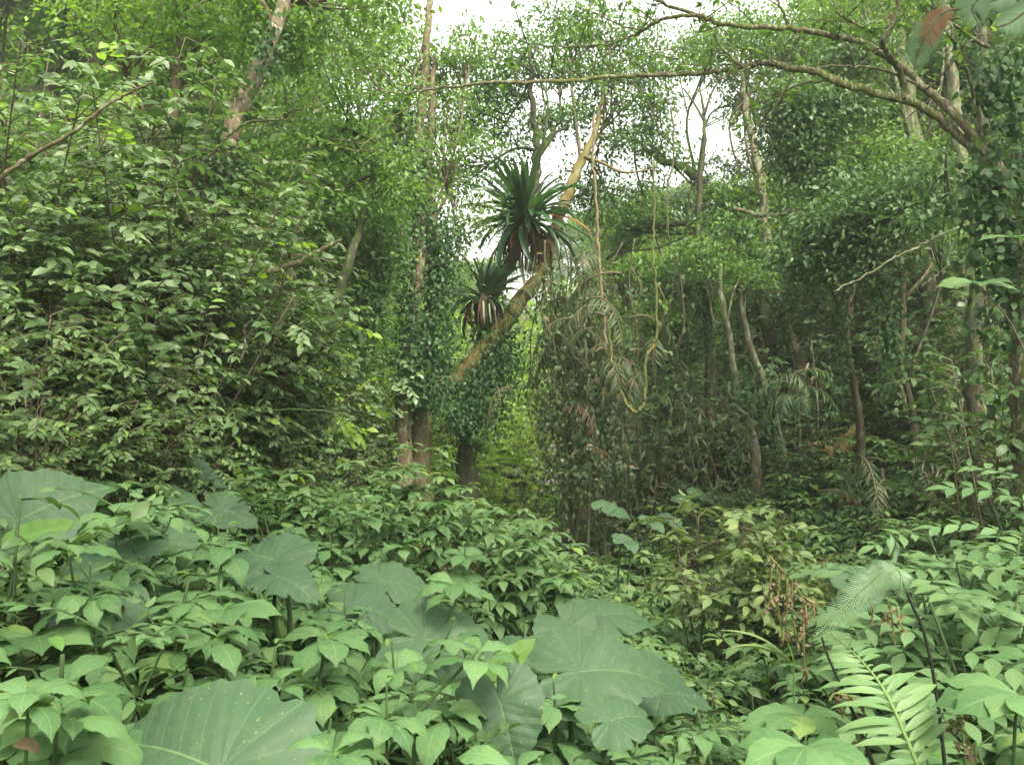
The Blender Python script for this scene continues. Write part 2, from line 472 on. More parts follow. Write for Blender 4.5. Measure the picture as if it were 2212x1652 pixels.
make_tree('leaning_tree', 'leaning tree with an orange lichened trunk curving up past the big nest fern', 'tree',
          [(915, 895, 13.2), (985, 820, 13.2), (1055, 740, 13.2), (1120, 655, 13.2), (1165, 590, 13.3), (1188, 530, 13.4), (1205, 470, 13.5), (1230, 410, 13.6), (1258, 345, 13.7), (1285, 285, 13.8), (1300, 205, 14), (1322, 140, 14.1)],
          [50, 48, 45, 40, 35, 32, 31, 28, 23, 16, 9, 4], 'bark_orange',
          [(1345, 190, 14.2, .75), (1230, 60, 14.5, .75), (1410, 250, 14.4, .35), (1310, 70, 14.6, .8), (1270, 390, 14.6, .5), (1330, 300, 14.3, .5), (1400, 170, 14.5, .55), (1455, 110, 14.6, .6), (1235, 240, 14.4, .4), (1440, 345, 14.5, .4), (1260, 160, 14.4, .5), (1330, 430, 14.8, .6)], 'canopy', seed=11, leaves_start=.8,
          branches=[([(1262, 338), (1300, 352), (1345, 372), (1400, 368)], 9, 4)])
make_tree('fern_host_tree', 'dark upright tree carrying both nest ferns and a thin top above them', 'tree',
          [(1010, 960, 13.6), (1022, 850, 13.5), (1040, 740, 13.4), (1068, 640, 13.4), (1110, 545, 13.4), (1150, 440, 13.5), (1158, 340, 13.6), (1150, 220, 13.7), (1143, 100, 13.8)],
          [52, 46, 40, 34, 30, 24, 20, 16, 8], 'bark_dark',
          [(1120, 110, 13.9, .6), (1185, 265, 13.8, .42), (1060, 300, 14.2, .7), (1085, 195, 14.2, .45), (1010, 210, 14.5, .8), (1000, 380, 14.4, .7), (1200, 120, 14, .6)], 'canopy', seed=12, leaves_start=.75,
          branches=[([(1158, 345), (1178, 318), (1200, 288), (1222, 277)], 12, 5), ([(1156, 330), (1180, 250), (1188, 235)], 7, 3)])
make_tree('twin_trunk_tree', 'slender straight tree with brown trunk, left of the close pair', 'tree',
          [(872, 860, 12), (885, 720, 12), (900, 600, 12), (905, 480, 12.2), (903, 330, 12.4), (915, 200, 12.6), (925, 60, 12.8), (930, -40, 13)],
          [40, 38, 34, 32, 28, 24, 20, 14], 'bark_brown',
          [(800, 190, 12.6, .8), (830, 330, 12.3, .65), (895, 130, 12.9, .4), (860, 230, 12.5, .4), (760, 60, 12.8, .9), (850, 440, 12.4, .55)], 'mid', seed=13, leaves_start=.5)
make_tree('twin_trunk_tree', 'straight pale brown tree with mossy foot, right of the close pair', 'tree',
          [(905, 880, 12.3), (918, 740, 12.3), (935, 600, 12.3), (932, 480, 12.4), (925, 360, 12.5), (932, 230, 12.6), (938, 120, 12.7)],
          [44, 40, 34, 32, 28, 20, 12], 'bark_brown',
          [(985, 330, 12.9, .7), (990, 250, 12.9, .5), (955, 150, 12.9, .42), (1000, 110, 13.2, .4), (985, 470, 12.8, .6), (960, 560, 12.6, .5)], 'mid', seed=14, leaves_start=.6)
make_tree('slanting_tree', 'short dark slanting tree on the left slope, its trunk tilting right', 'tree',
          [(703, 730, 10), (730, 640, 10), (755, 560, 10), (775, 500, 10.2), (800, 400, 10.4), (815, 300, 10.5)],
          [28, 26, 24, 20, 16, 8], 'bark_dark',
          [(770, 330, 10.5, .65), (825, 420, 10.4, .5), (720, 250, 10.6, .7), (690, 420, 10.3, .5)], 'mid', seed=15, leaves_start=.6)
make_tree('lichen_tree', 'thick tree with white and rusty lichen patches rising through the left shrubs', 'tree',
          [(372, 850, 8.5), (390, 700, 8.5), (415, 560, 8.5), (450, 430, 8.5), (490, 310, 8.5), (517, 235, 8.6), (552, 165, 8.7), (592, 70, 8.8), (625, -30, 9)],
          [52, 52, 50, 48, 46, 44, 42, 40, 36], 'bark_pale',
          [(500, -40, 9.2, .9), (700, -30, 9.4, .9), (630, 90, 9.6, .5)], 'mid', seed=16, leaves_start=.85)
make_tree('brown_tree', 'reddish brown tree with peeling bark behind the left shrubs', 'tree',
          [(335, 800, 9.2), (345, 650, 9.2), (358, 470, 9.3), (368, 380, 9.4), (380, 200, 9.6), (390, 40, 9.8)],
          [40, 38, 34, 30, 26, 20], 'bark_brown',
          [(300, 40, 9.8, .9), (430, 90, 9.9, .7), (380, -20, 10, .9)], 'bright', seed=17, leaves_start=.7)
make_tree('pale_slim_tree', 'slim whitish tree half hidden on the left slope beside the slanting tree', 'tree',
          [(630, 640, 14), (645, 520, 14), (656, 420, 14), (668, 330, 14), (690, 200, 14.2), (705, 60, 14.4)],
          [24, 24, 22, 20, 18, 12], 'bark_pale',
          [(640, 130, 14.5, 1.1), (740, 60, 14.6, 1.1), (600, 250, 14.3, .8), (700, 330, 14.4, .7)], 'bright', seed=18, leaves_start=.7)
make_tree('pale_leaning_tree', 'pale brown tree leaning left on the right slope, tallest trunk of its stand', 'tree',
          [(1728, 800, 15), (1702, 720, 15), (1676, 640, 15), (1660, 560, 15), (1650, 450, 15), (1640, 370, 15), (1615, 250, 15.2), (1600, 150, 15.4)],
          [32, 30, 28, 26, 24, 22, 18, 12], 'bark_pale',
          [(1620, 100, 15.6, 1.0), (1700, 230, 15.5, .9), (1620, 430, 15.3, .7), (1740, 90, 15.6, 1.0), (1690, 400, 15.4, .7)], 'mid', seed=19, leaves_start=.6)
make_tree('arching_tree', 'dark tree arching up to the left toward the white sky gap', 'tree',
          [(1668, 780, 16), (1645, 650, 16), (1612, 540, 16), (1562, 440, 16), (1490, 370, 16), (1420, 340, 16), (1370, 300, 16)],
          [36, 34, 32, 28, 24, 18, 8], 'bark_dark',
          [(1385, 290, 16, .45), (1480, 460, 16, .7), (1545, 425, 16, .4), (1600, 360, 16.1, .5), (1530, 120, 16, .75), (1600, 215, 16, .5), (1590, 450, 16.2, .5), (1400, 440, 16.2, .7), (1340, 480, 16.2, .6)], 'canopy', seed=20, leaves_start=.5,
          branches=[([(1588, 490), (1545, 478), (1500, 480), (1400, 495), (1340, 535), (1310, 560)], 16, 6), ([(1540, 478), (1480, 510), (1420, 535), (1330, 545)], 9, 4)])
make_tree('mossy_slim_tree', 'slim mossy tree with greenish yellow foot on the right bank', 'tree',
          [(1632, 980, 13), (1605, 890, 13), (1588, 820, 13), (1578, 740, 13), (1560, 650, 13), (1555, 560, 13.2)],
          [26, 22, 18, 16, 14, 9], 'bark_grey',
          [(1530, 560, 13.4, .5), (1600, 600, 13.4, .45)], 'mid', seed=21, leaves_start=.7)
make_tree('grey_slim_tree', 'slim grey tree leaning left, right of the mossy foot tree', 'tree',
          [(1690, 985, 13.4), (1668, 900, 13.4), (1640, 800, 13.4), (1610, 710, 13.4), (1595, 600, 13.5)],
          [26, 22, 20, 16, 10], 'bark_grey', [(1640, 560, 13.8, .55), (1570, 500, 13.8, .4)], 'canopy', seed=22, leaves_start=.7)
make_tree('forked_tree', 'thin dark tree with forked top standing against the sky gap', 'tree',
          [(1532, 800, 14), (1526, 650, 14), (1510, 560, 14), (1509, 450, 14), (1516, 350, 14), (1522, 295, 14), (1520, 250, 14), (1512, 190, 14)],
          [22, 20, 17, 15, 13, 10, 8, 4], 'bark_dark', [(1480, 560, 14.3, .55)], 'canopy', seed=23, leaves_start=.5,
          branches=[([(1521, 262), (1500, 225), (1475, 190)], 6, 3), ([(1521, 250), (1538, 200), (1560, 165)], 6, 3)])
make_tree('bare_leaning_tree', 'pale bare trunk leaning left at the right, foot in the shrubs', 'tree',
          [(2032, 1065, 10), (2002, 985, 10), (1966, 895, 10), (1943, 810, 10), (1950, 700, 10), (1947, 600, 10.1), (1930, 480, 10.2)],
          [22, 22, 21, 19, 17, 13, 8], 'bark_brown', [(1900, 470, 10.4, .55), (1960, 420, 10.5, .55), (1840, 420, 10.5, .5)], 'dark', seed=24, leaves_start=.75)
make_tree('thin_sapling', 'very thin pale sapling trunk right of the bare leaning trunk', 'tree',
          [(2085, 1000, 10.5), (2078, 920, 10.5), (2068, 830, 10.5), (2062, 700, 10.5), (2075, 560, 10.5)],
          [10, 9, 8, 7, 4], 'bark_pale', [(2075, 540, 10.6, .4)], 'mid', seed=25, leaves_start=.8)
make_tree('dark_pole_tree', 'dark brown upright trunk just left of the ivy covered tree', 'tree',
          [(2108, 960, 8), (2102, 800, 8), (2106, 600, 8), (2112, 450, 8.1), (2120, 250, 8.2), (2125, 60, 8.3)],
          [44, 42, 38, 36, 30, 20], 'bark_dark', [(2150, 20, 8.6, .6), (2060, 470, 8.6, .4)], 'dark', seed=26, leaves_start=.7)
make_tree('grey_far_tree', 'stout grey trunk further up the right slope behind dark foliage', 'tree',
          [(2020, 720, 14), (2003, 520, 14), (1990, 400, 14), (1962, 200, 14.2), (1945, 60, 14.4)],
          [50, 46, 42, 34, 24], 'bark_grey', [(1880, 130, 14.6, 1.0), (2000, 40, 14.8, 1.0), (1900, 300, 14.5, .7), (2060, 330, 14.5, .7), (1860, 30, 14.8, 1.1)], 'bright', seed=27, leaves_start=.6)
make_tree('slim_brown_tree', 'slim brown upright trunk in the middle of the right bank', 'tree',
          [(1842, 890, 14), (1834, 800, 14), (1832, 720, 14), (1850, 560, 14), (1860, 420, 14.2)],
          [18, 16, 14, 12, 7], 'bark_brown', [(1830, 470, 14.4, .7), (1900, 520, 14.4, .6), (1780, 560, 14.3, .6)], 'mid', seed=28, leaves_start=.6)
make_tree('upper_right_tree', 'grey tree at the upper right behind the spreading branches', 'tree',
          [(2090, 640, 12), (2080, 400, 12), (2063, 230, 12), (2046, 100, 12), (2038, -20, 12)],
          [34, 30, 28, 26, 22], 'bark_grey', [(2150, 250, 12.4, .6), (1990, 330, 12.4, .6), (2160, 420, 12.3, .6)], 'mid', seed=29, leaves_start=.4)

# hanging dark foliage masses of the trees on the right
make_tree('dark_leaved_tree', 'dark glossy leaved tree with drooping clumps below the spreading branches', 'tree',
          [(1858, 920, 11), (1822, 720, 11), (1778, 500, 11), (1745, 350, 11), (1760, 180, 11)],
          [20, 18, 16, 13, 8], 'bark_dark', [(1720, 290, 11, .42), (1752, 345, 10.9, .3), (1770, 255, 11, .42), (1700, 225, 11, .3), (1830, 110, 11.2, .4), (1840, 215, 11.2, .4)], 'dark', dens=2.2, seed=30, leaves_start=.5)
make_tree('grey_leaved_tree', 'small tree with a broad flat layer of dark grey green leaves on the right', 'tree',
          [(1978, 950, 9.6), (1940, 760, 9.6), (1900, 600, 9.6), (1880, 500, 9.6), (1890, 430, 9.6)],
          [18, 15, 13, 11, 6], 'bark_dark', [(1850, 470, 9.6, .4), (1935, 445, 9.6, .42), (1780, 500, 9.7, .38), (2000, 410, 9.5, .4), (1740, 560, 9.8, .35), (1880, 560, 9.6, .35)], 'dark', dens=1.8, seed=31, leaves_start=.5)

# ------------------------------------------------------------------ the big spreading tree at the right edge
def spreading_tree():
    rng = rng_of(40)
    D = 6.4
    P = px_path([(2240, 1000), (2225, 800), (2212, 600), (2190, 460), (2150, 356)], D)
    base = (P[0][0], P[0][1], float(ground(P[0][0], P[0][1])))
    root = thing('spreading_tree', 'tree at the right edge with long lichened branches reaching left across the view', 'tree', base)
    full = np.vstack([[base[0], base[1], base[2] - .15], P])
    mobj('trunk', MB().tube(smooth(full), [.15, .14, .12, .10, .075, .05], 12, .05, rng), M['bark_branch'], root)
    br = [
        ([(2150, 358), (2095, 285), (2040, 225), (1995, 190), (1955, 150), (1910, 120), (1865, 93), (1795, 77), (1705, 62), (1600, 57), (1540, 47), (1505, 33), (1440, 40), (1377, 73), (1312, 95), (1252, 100), (1190, 101), (1130, 90)], 24, 3),
        ([(2158, 372), (2100, 320), (2065, 290), (2015, 245), (1950, 215), (1900, 205), (1860, 192), (1820, 182), (1785, 165), (1745, 152), (1710, 150), (1675, 140), (1645, 137), (1605, 145), (1550, 155), (1475, 160), (1387, 164), (1312, 165), (1237, 175), (1147, 176), (1057, 178), (997, 185), (952, 191), (902, 198), (872, 203), (827, 197), (790, 185)], 26, 3),
        ([(1952, 214), (1955, 185), (1940, 145), (1925, 125), (1910, 100), (1905, 85), (1922, 68), (1936, 30), (1942, -20)], 15, 9),
        ([(1908, 92), (1893, 78), (1875, 65), (1835, 45), (1808, 25), (1800, -15)], 8, 5),
        ([(1510, 36), (1545, 75), (1555, 100), (1590, 135), (1606, 146)], 8, 7),
        ([(1708, 62), (1690, 25), (1672, -15)], 8, 6),
        ([(1790, 172), (1715, 187), (1665, 215), (1625, 230), (1575, 270)], 7, 2),
        ([(1715, 162), (1675, 230), (1645, 260), (1620, 300), (1580, 320)], 6, 2),
        ([(1975, 180), (1905, 150), (1845, 145), (1800, 142), (1750, 150)], 8, 4),
        ([(2128, 318), (2110, 240), (2095, 175), (2075, 120), (2056, 80), (2053, 45), (2025, 20), (2000, -15)], 9, 6),
        ([(2135, 102), (2095, 80), (2065, 55), (2050, 50)], 11, 6),
        ([(2000, 195), (2050, 145), (2090, 95), (2130, 70)], 6, 3),
        ([(1300, 165), (1262, 145), (1237, 128), (1212, 110)], 6, 2),
        ([(1237, 175), (1205, 160), (1160, 110), (1130, 85)], 5, 2),
        ([(952, 191), (905, 222), (845, 255), (800, 300), (770, 330)], 4, 2),
        ([(872, 202), (830, 160), (800, 120)], 4, 2),
        ([(1505, 33), (1440, 10), (1375, -15)], 9, 6),
        ([(1620, 145), (1560, 170), (1500, 205), (1450, 210)], 4, 2),
        ([(1400, 62), (1350, 60), (1290, 30), (1240, 20)], 5, 2),
    ]
    lv = MB()
    for i, (pts, a, b) in enumerate(br):
        dd = D + (0 if i in (0, 1) else rng.uniform(-.15, .15))
        Pp = np.array([at(x, y, D + .25 * math.sin(k * .5 + i) * min(1, k / 4) + (dd - D) * min(1, k / 3)) for k, (x, y) in enumerate(pts)])
        Pp = smooth(Pp, 6)
        Pp[2:-1] += rng.standard_normal((len(Pp) - 3, 3)) * .004
        mobj_tw = MB().tube(Pp, [a / F * D / 2 * .85, b / F * D / 2 * .85], 8, .07, rng)
        nt = int(len(pts) * (.9 if i < 2 else .9))
        for t in rng.uniform(.3 if i < 2 else .35, 1, nt):
            c = interp_path(Pp, np.array([t]))[0]
            dr = unit(np.array([rng.standard_normal() * .6 - .3, rng.standard_normal() * .7, rng.uniform(.1, 1.0)]))
            ln = rng.uniform(.15, .45)
            e = c + dr * ln
            mobj_tw.tube(smooth([c, (c + e) / 2 + rng.standard_normal(3) * .03, e], 3), [.006, .002], 3)
            nl = int(rng.integers(6, 14))
            tt = rng.uniform(.3, 1.05, nl)[:, None]
            pp = c + (e - c) * tt
            dd_ = unit(rng.standard_normal((nl, 3)) + dr * .6)
            lv.leaves(LEAF_OV_LO, pp, dd_, unit(np.array([0, 0, 1.]) + rng.standard_normal((nl, 3)) * .4), rng.uniform(.04, .07, nl))
        mobj('branch', mobj_tw, M['bark_branch'], root)
    # unseen crown clusters added above the picture to shade the near ground
    cl = [(np.array([x, y, z]), r) for x, y, z, r in OVERHEAD_SHADE]
    tp = interp_path(full, np.array([1.0]))[0]
    lv2, limbs = crown_parts(rng, [at(2080, -120, 6.2), at(2330, -100, 5.8)], cl, (.07, .12), LEAF_LO, .75, 34)
    for l in limbs:
        mobj('branch', l, M['bark_branch'], root)
    lv.V += lv2.V; lv.F += [f + lv.n for f in lv2.F]; lv.U += lv2.U; lv.n += lv2.n
    mobj('crown', lv, M['mid'], root)
    # climbing ivy over trunk and fork
    iv = MB()
    pts = []
    for t in rng.uniform(0, 1, 1500):
        c = interp_path(full, np.array([t]))[0]
        pts.append(c + rng.standard_normal(3) * np.array([.16, .14, .12]) * (1 + .5 * math.sin(t * 14)))
    for (x, y, r, n) in [(2150, 395, .2, 250), (2185, 470, .24, 300), (2120, 430, .16, 140), (2170, 170, .18, 260), (2140, 200, .12, 120), (2195, 260, .15, 180), (2195, 620, .22, 260), (2150, 560, .14, 120)]:
        pts += list(at(x, y, D) + rng.standard_normal((n, 3)) * r * .7)
    pts = np.array(pts)
    iv.leaves(LEAF_OV, pts, unit(rng.standard_normal(pts.shape) * .7 + np.array([0, -.3, -.7])), unit(np.array([0, -.5, .7]) + rng.standard_normal(pts.shape) * .6), rng.uniform(.05, .085, len(pts)), rng.uniform(.07, .11, len(pts)))
    tag(mobj('ivy', iv, M['ivy']), 'dark green climbing ivy smothering the trunk at the right edge', 'ivy')
OVERHEAD_SHADE = [(-3.4, 3.5, 5.6, 1.2), (-1.6, 2.2, 5.4, 1.2), (.2, 3.6, 5.8, 1.3), (1.9, 2.4, 5.4, 1.2), (3.4, 4.2, 5.8, 1.2), (-2.4, 5.4, 6.4, 1.3), (-.4, 6.2, 6.8, 1.2), (1.6, 5.6, 6.4, 1.2), (.1, .6, 5.2, 1.2), (3.2, .8, 5.2, 1.1), (-3.0, .4, 5.2, 1.2)]  # added out of view to shade the foreground
spreading_tree()

# ------------------------------------------------------------------ nest ferns, ivy masses, lianas
def nest_fern(label, px, py, D, R, n, seed):
    rng = rng_of(seed)
    c = at(px, py, D)
    root = thing('nest_fern', label, 'fern', c)
    fr, old = MB(), MB()
    up = leaf_tpl(12, 2, OV_T, ST_W, .075, droop=.55, fold=.35, lift=.1)
    arch = leaf_tpl(12, 2, OV_T, ST_W, .075, droop=1.0, fold=.3, lift=.3)
    for i in range(n):
        a = rng.uniform(0, 2 * math.pi); el = rng.uniform(.6, 1.4) if i < n * .36 else rng.uniform(-.45, .7)
        d = np.array([math.cos(a) * math.cos(el), math.sin(a) * math.cos(el) - .1, math.sin(el)])
        nr = np.array([-math.cos(a) * math.sin(el), -math.sin(a) * math.sin(el), math.cos(el)]) + rng.standard_normal(3) * .1
        l_ = R * rng.uniform(.45, 1.12)
        d = unit(d + rng.standard_normal(3) * .14)
        tp_ = leaf_tpl(12, 2, OV_T, ST_W, .075, droop=rng.uniform(.2, .9) if el > .55 else rng.uniform(.5, 1.7), fold=.35, lift=rng.uniform(0, .3), wave=.12)
        fr.leaves(tp_, [c + d * .06], d, nr + rng.standard_normal(3) * .25, l_, l_ * rng.uniform(.42, .68))
    mobj('fronds', fr, M['nest'], root)
    for i in range(int(n * .9)):
        a = rng.uniform(0, 2 * math.pi)
        q_ = rng.uniform(.1, .7); d = unit(np.array([math.cos(a) * q_, math.sin(a) * q_, -1]))
        old.leaves(arch, [c + np.array([math.cos(a) * .14, math.sin(a) * .14, -.02])], d, np.array([math.cos(a), math.sin(a), .3]), R * rng.uniform(.25, .75), R * rng.uniform(.08, .24))
    mobj('dead_fronds', old, M['dead'], root)
    rt = MB()
    rt.tube(smooth([c + np.array([0, 0, .08]), c + np.array([.01, 0, -.1]), c + np.array([-.02, 0, -.34])], 5), [.07, .17, .13, .04], 9, .12, rng)
    mobj('root_mass', rt, M['bark_dark'], root)
    return root, c
strap = leaf_tpl(12, 2, OV_T, ST_W, .09, droop=.9, fold=.2, lift=.1)
r1, c1 = nest_fern("big bird's nest fern with a skirt of dead fronds high on the dark trunk", 1135, 478, 13.25, 1.05, 120, 51)
pale = MB().leaves(strap, [c1 + np.array([0.0, -.25, .12]), c1 + np.array([.06, -.25, .22])], [[.15, -.2, -1], [.1, -.2, -.9]], [[0, -1, .2], [.2, -1, .2]], [.34, .22], [.36, .2])
o = mobj('pale_frond', pale, M['nestpale'], r1); o['label'] = 'pale dying frond hanging at the front'
og = MB().leaves(strap, [c1 + np.array([.25, -.2, .05])], [[1, -.2, -.12]], [[0, -.4, 1]], [.75], [.45])
o = mobj('orange_frond', og, M['deadorange'], r1); o['label'] = 'withered orange frond'
r2, c2 = nest_fern("smaller bird's nest fern lower on the same trunk below the big one", 1042, 645, 13.1, .7, 76, 52)
pale = MB().leaves(strap, [c2 + np.array([.02, -.2, -.05]), c2 + np.array([-.12, -.2, -.05]), c2 + np.array([.1, -.2, -.08])], [[.05, -.2, -1], [-.1, -.2, -1], [.1, -.2, -1]], [[0, -1, .2]], [.34, .28, .3], [.2, .12, .14])
mobj('pale_frond', pale, M['nestpale'], r2)  # pale colour stands in for whitish glints on the lower fern

def ivy_mass(label, blobs, seed, leaf='ivy', L=(.045, .08), name='ivy'):
    rng = rng_of(seed); mb = MB()
    for (x, y, D, rx, rz, n) in blobs:
        n = int(n * 2.2)
        p = at(x, y, D) + rng.standard_normal((n, 3)) * np.array([rx, rx, rz]) * .6
        mb.leaves(LEAF_OV_LO, p, unit(rng.standard_normal(p.shape) * .6 + np.array([0, -.2, -.8])), unit(np.array([0, -.6, .6]) + rng.standard_normal(p.shape) * .4), rng.uniform(*L, n), rng.uniform(*L, n) * 1.2)
    return tag(mobj(name, mb, M[leaf]), label, 'ivy')
ivy_mass('dark creeper wrapping the foot of the trunk with the nest ferns', [(1075, 775, 13.2, .3, .5, 700), (1030, 860, 13.2, .35, .5, 700), (1000, 900, 13.0, .35, .3, 400), (1045, 700, 13.2, .15, .3, 150)], 55)
ivy_mass('leafy creeper climbing the close pair of trunks', [(945, 640, 12.1, .22, .7, 500), (940, 770, 12.0, .25, .5, 450), (880, 790, 11.8, .16, .5, 200), (950, 520, 12.2, .2, .4, 250), (880, 640, 11.8, .16, .6, 260), (900, 420, 12.0, .16, .6, 220), (915, 840, 11.9, .3, .3, 260)], 56, 'ivy')
ivy_mass('hanging curtain of creeper right of the slanting dark tree', [(800, 600, 11, .25, .6, 700), (790, 690, 10.9, .22, .5, 500), (830, 520, 11.2, .25, .4, 400)], 57, 'canopy')
ivy_mass('dark leafy creeper on the thick lichened trunk', [(395, 640, 8.35, .14, .4, 170), (410, 560, 8.3, .14, .3, 120), (385, 760, 8.35, .14, .3, 120), (470, 370, 8.3, .16, .3, 120), (575, 110, 8.5, .13, .3, 90)], 58, 'ivy')

ivy_mass('creeper climbing the slim trunks on the right bank', [(1665, 880, 13.2, .14, .5, 180), (1612, 860, 12.9, .12, .4, 140), (1690, 680, 14.8, .16, .6, 200), (1520, 680, 13.9, .14, .6, 200), (1620, 560, 15.8, .25, .5, 260)], 59)
ivy_mass('tangled dull creeper choking the mouth of the gully below the palms', [(1215, 930, 12.7, .35, .7, 380), (1265, 1000, 12.6, .4, .35, 260), (1305, 900, 12.7, .3, .6, 300), (1240, 820, 12.8, .3, .6, 260)], 60, 'palm', (.05, .1))
ivy_mass('creeper on the thin trunks under the dark leaved trees at the right', [(1815, 740, 10.9, .12, .6, 160), (1925, 740, 9.5, .12, .6, 160), (1780, 560, 10.9, .14, .3, 100)], 54)
def liana(label, pts, w, mat, seed, D, name='hanging_vine'):
    rng = rng_of(seed)
    P = smooth(px_path(pts, D), 8)
    P[1:-1] += rng.standard_normal((len(P) - 2, 3)) * .0006 * D
    return tag(mobj(name, MB().tube(P, np.array(w) / F * D / 2, 7, .1, rng), M[mat]), label, 'vine')
liana('pale knobbly vine hanging straight down right of the big nest fern', [(1283, 250), (1281, 340), (1288, 430), (1291, 520), (1298, 600), (1302, 660), (1308, 730), (1312, 800), (1330, 870)], [5, 6, 7, 7, 6, 4], 'liana', 61, 13)
liana('yellow looping vine dangling in a hook over the dark thicket', [(1412, 350), (1413, 480), (1411, 560), (1418, 620), (1418, 720), (1413, 748), (1396, 770), (1395, 830), (1391, 870), (1378, 888), (1362, 884), (1338, 840), (1325, 800), (1318, 740), (1312, 690)], [4, 5, 6, 7, 9, 7, 4], 'liana_yellow', 62, 12.4)
liana('thin dark vine dropping from the canopy left of the forked tree', [(1450, 230), (1455, 330), (1440, 430), (1446, 520)], [4, 4, 3], 'twig', 63, 12.5)
liana('long thin vine crossing in front of the right slope trees', [(2125, 470), (2050, 500), (1990, 530), (1925, 560), (1880, 590), (1800, 630)], [6, 6, 4, 3], 'bark_grey', 64, 8.5)
liana('thin wavy vine dropping from the crossing vine at the right', [(2050, 498), (2052, 540), (2040, 580), (2010, 605), (1990, 620)], [4, 4, 3], 'bark_grey', 65, 8.4)
liana('mossy sagging branch hanging across the right thicket', [(1585, 450), (1620, 460), (1660, 466), (1700, 460), (1735, 445), (1760, 420)], [9, 10, 9, 6], 'bark_grey', 66, 11, 'hanging_branch')
liana('broken bare branch jutting up to the right on the left slope', [(575, 590), (610, 578), (650, 563), (690, 540), (737, 518)], [13, 12, 10, 7], 'bark_branch', 67, 7.6, 'broken_branch')
liana('thin arched stem bowing over the herbs on the left', [(490, 925), (530, 900), (590, 887), (650, 884), (720, 890), (770, 905)], [5, 5, 4, 3], 'stem', 68, 7.5, 'arched_stem')

liana('long pale bare branch slanting up across the shrubs at the far left', [(-10, 392), (40, 355), (75, 332), (150, 290), (200, 252), (225, 231), (280, 200), (330, 178)], [10, 9, 7, 4], 'bark_brown', 171, 4.6, 'bare_branch')
liana('dark forked bare branch curving up in the middle of the left shrubs', [(412, 480), (405, 460), (388, 430), (382, 400), (380, 375), (395, 350), (425, 335)], [8, 8, 6, 4], 'bark_dark', 172, 6.0, 'bare_branch')
liana('bare branch rising right across the lichened trunk', [(440, 350), (465, 325), (490, 298), (525, 270), (570, 262), (625, 258)], [6, 6, 5, 3], 'bark_dark', 173, 6.4, 'bare_branch')
liana('dark thin stem standing low among the left bank herbs', [(520, 780), (530, 740), (528, 710), (545, 690)], [7, 6, 4], 'bark_dark', 177, 7.0, 'bare_branch')

# ------------------------------------------------------------------ fallen log, rocks
def fallen_log():
    rng = rng_of(70); D = 13.2
    c = at(1805, 985, D)
    root = thing('fallen_log', 'rotten forked log lying on the right bank with a broken orange end', 'log', c)
    mobj('trunk', MB().tube(smooth(px_path([(1795, 1000, D + .3), (1812, 985, D), (1832, 955, D - .1), (1856, 925, D)]), 6), [.12, .14, .13, .09], 10, .14, rng), M['rot'], root)
    mobj('branch', MB().tube(smooth(px_path([(1835, 1010, D + .3), (1815, 992, D), (1790, 972, D), (1765, 962, D), (1745, 966, D)]), 6), [.12, .11, .08, .06, .05], 9, .12, rng), M['rot'], root)
fallen_log()

def rocks():  # pale rocks stand in for glints in the gully bed
    for i, (x, y, D, s) in enumerate([(1110, 1022, 17.4, .28), (1150, 1030, 17.2, .22), (1185, 1042, 17, .25), (1195, 1020, 17.6, .2)]):
        rng = rng_of(80 + i); c = at(x, y, D)
        s *= .62
        z = np.linspace(-1, 1, 8)
        P = np.stack([c + np.array([.05 * s * math.sin(zz * 3), 0, s * .55 * zz]) for zz in z])
        mb = MB().tube(P, np.sqrt(np.maximum(1.02 - z ** 2, .04)) * s, 11, .2, rng)
        tag(mobj('rock', mb, M['rock']), ['pale rock standing in for a glint at the left of the gully bed', 'small pale glint rock between two larger glint rocks in the gully', 'pale rock standing in for a glint at the right of the gully bed', 'pale rock standing in for the glint furthest up the gully bed'][i], 'rock', 'rocks standing in for glints in the gully')
rocks()

# ------------------------------------------------------------------ far forest
GAPS = [(830, -60, 1140, 100), (1060, 150, 1255, 330), (1350, 170, 1610, 390), (945, 380, 1010, 560), (1130, 100, 1240, 200)]
def far_variant(seed, leaf, H=10.0):
    rng = rng_of(seed)
    cl = []
    for i in range(9):
        h = rng.uniform(.3, 1.0) * H
        a = rng.uniform(0, 2 * math.pi); rr = rng.uniform(.2, 1.0) * 2.1 * (1.1 - .5 * h / H)
        cl.append((np.array([math.cos(a) * rr, math.sin(a) * rr, h]), rng.uniform(.8, 1.35)))
    tr = smooth([[0, 0, -.3], [rng.normal() * .2, rng.normal() * .2, H * .3], [rng.normal() * .4, rng.normal() * .4, H * .65], [rng.normal() * .4, rng.normal() * .4, H * .95]], 5)
    st = [interp_path(tr, np.array([t]))[0] for t in np.linspace(.3, 1, 8)]
    lv, limbs = crown_parts(rng, st, cl, (.12, .2), LEAF_KITE, 1.0)
    limb = MB()
    for l in limbs:
        for v, f, u in zip(l.V, l.F, l.U):
            limb.add(v, f - f.min(), u)
    trunk = MB().tube(tr, [.14, .11, .08, .03], 7, .06, rng)
    return trunk.mesh('far_trunk'), limb.mesh('far_limbs'), lv.mesh('far_crown'), leaf

def fixlimb():
    pass

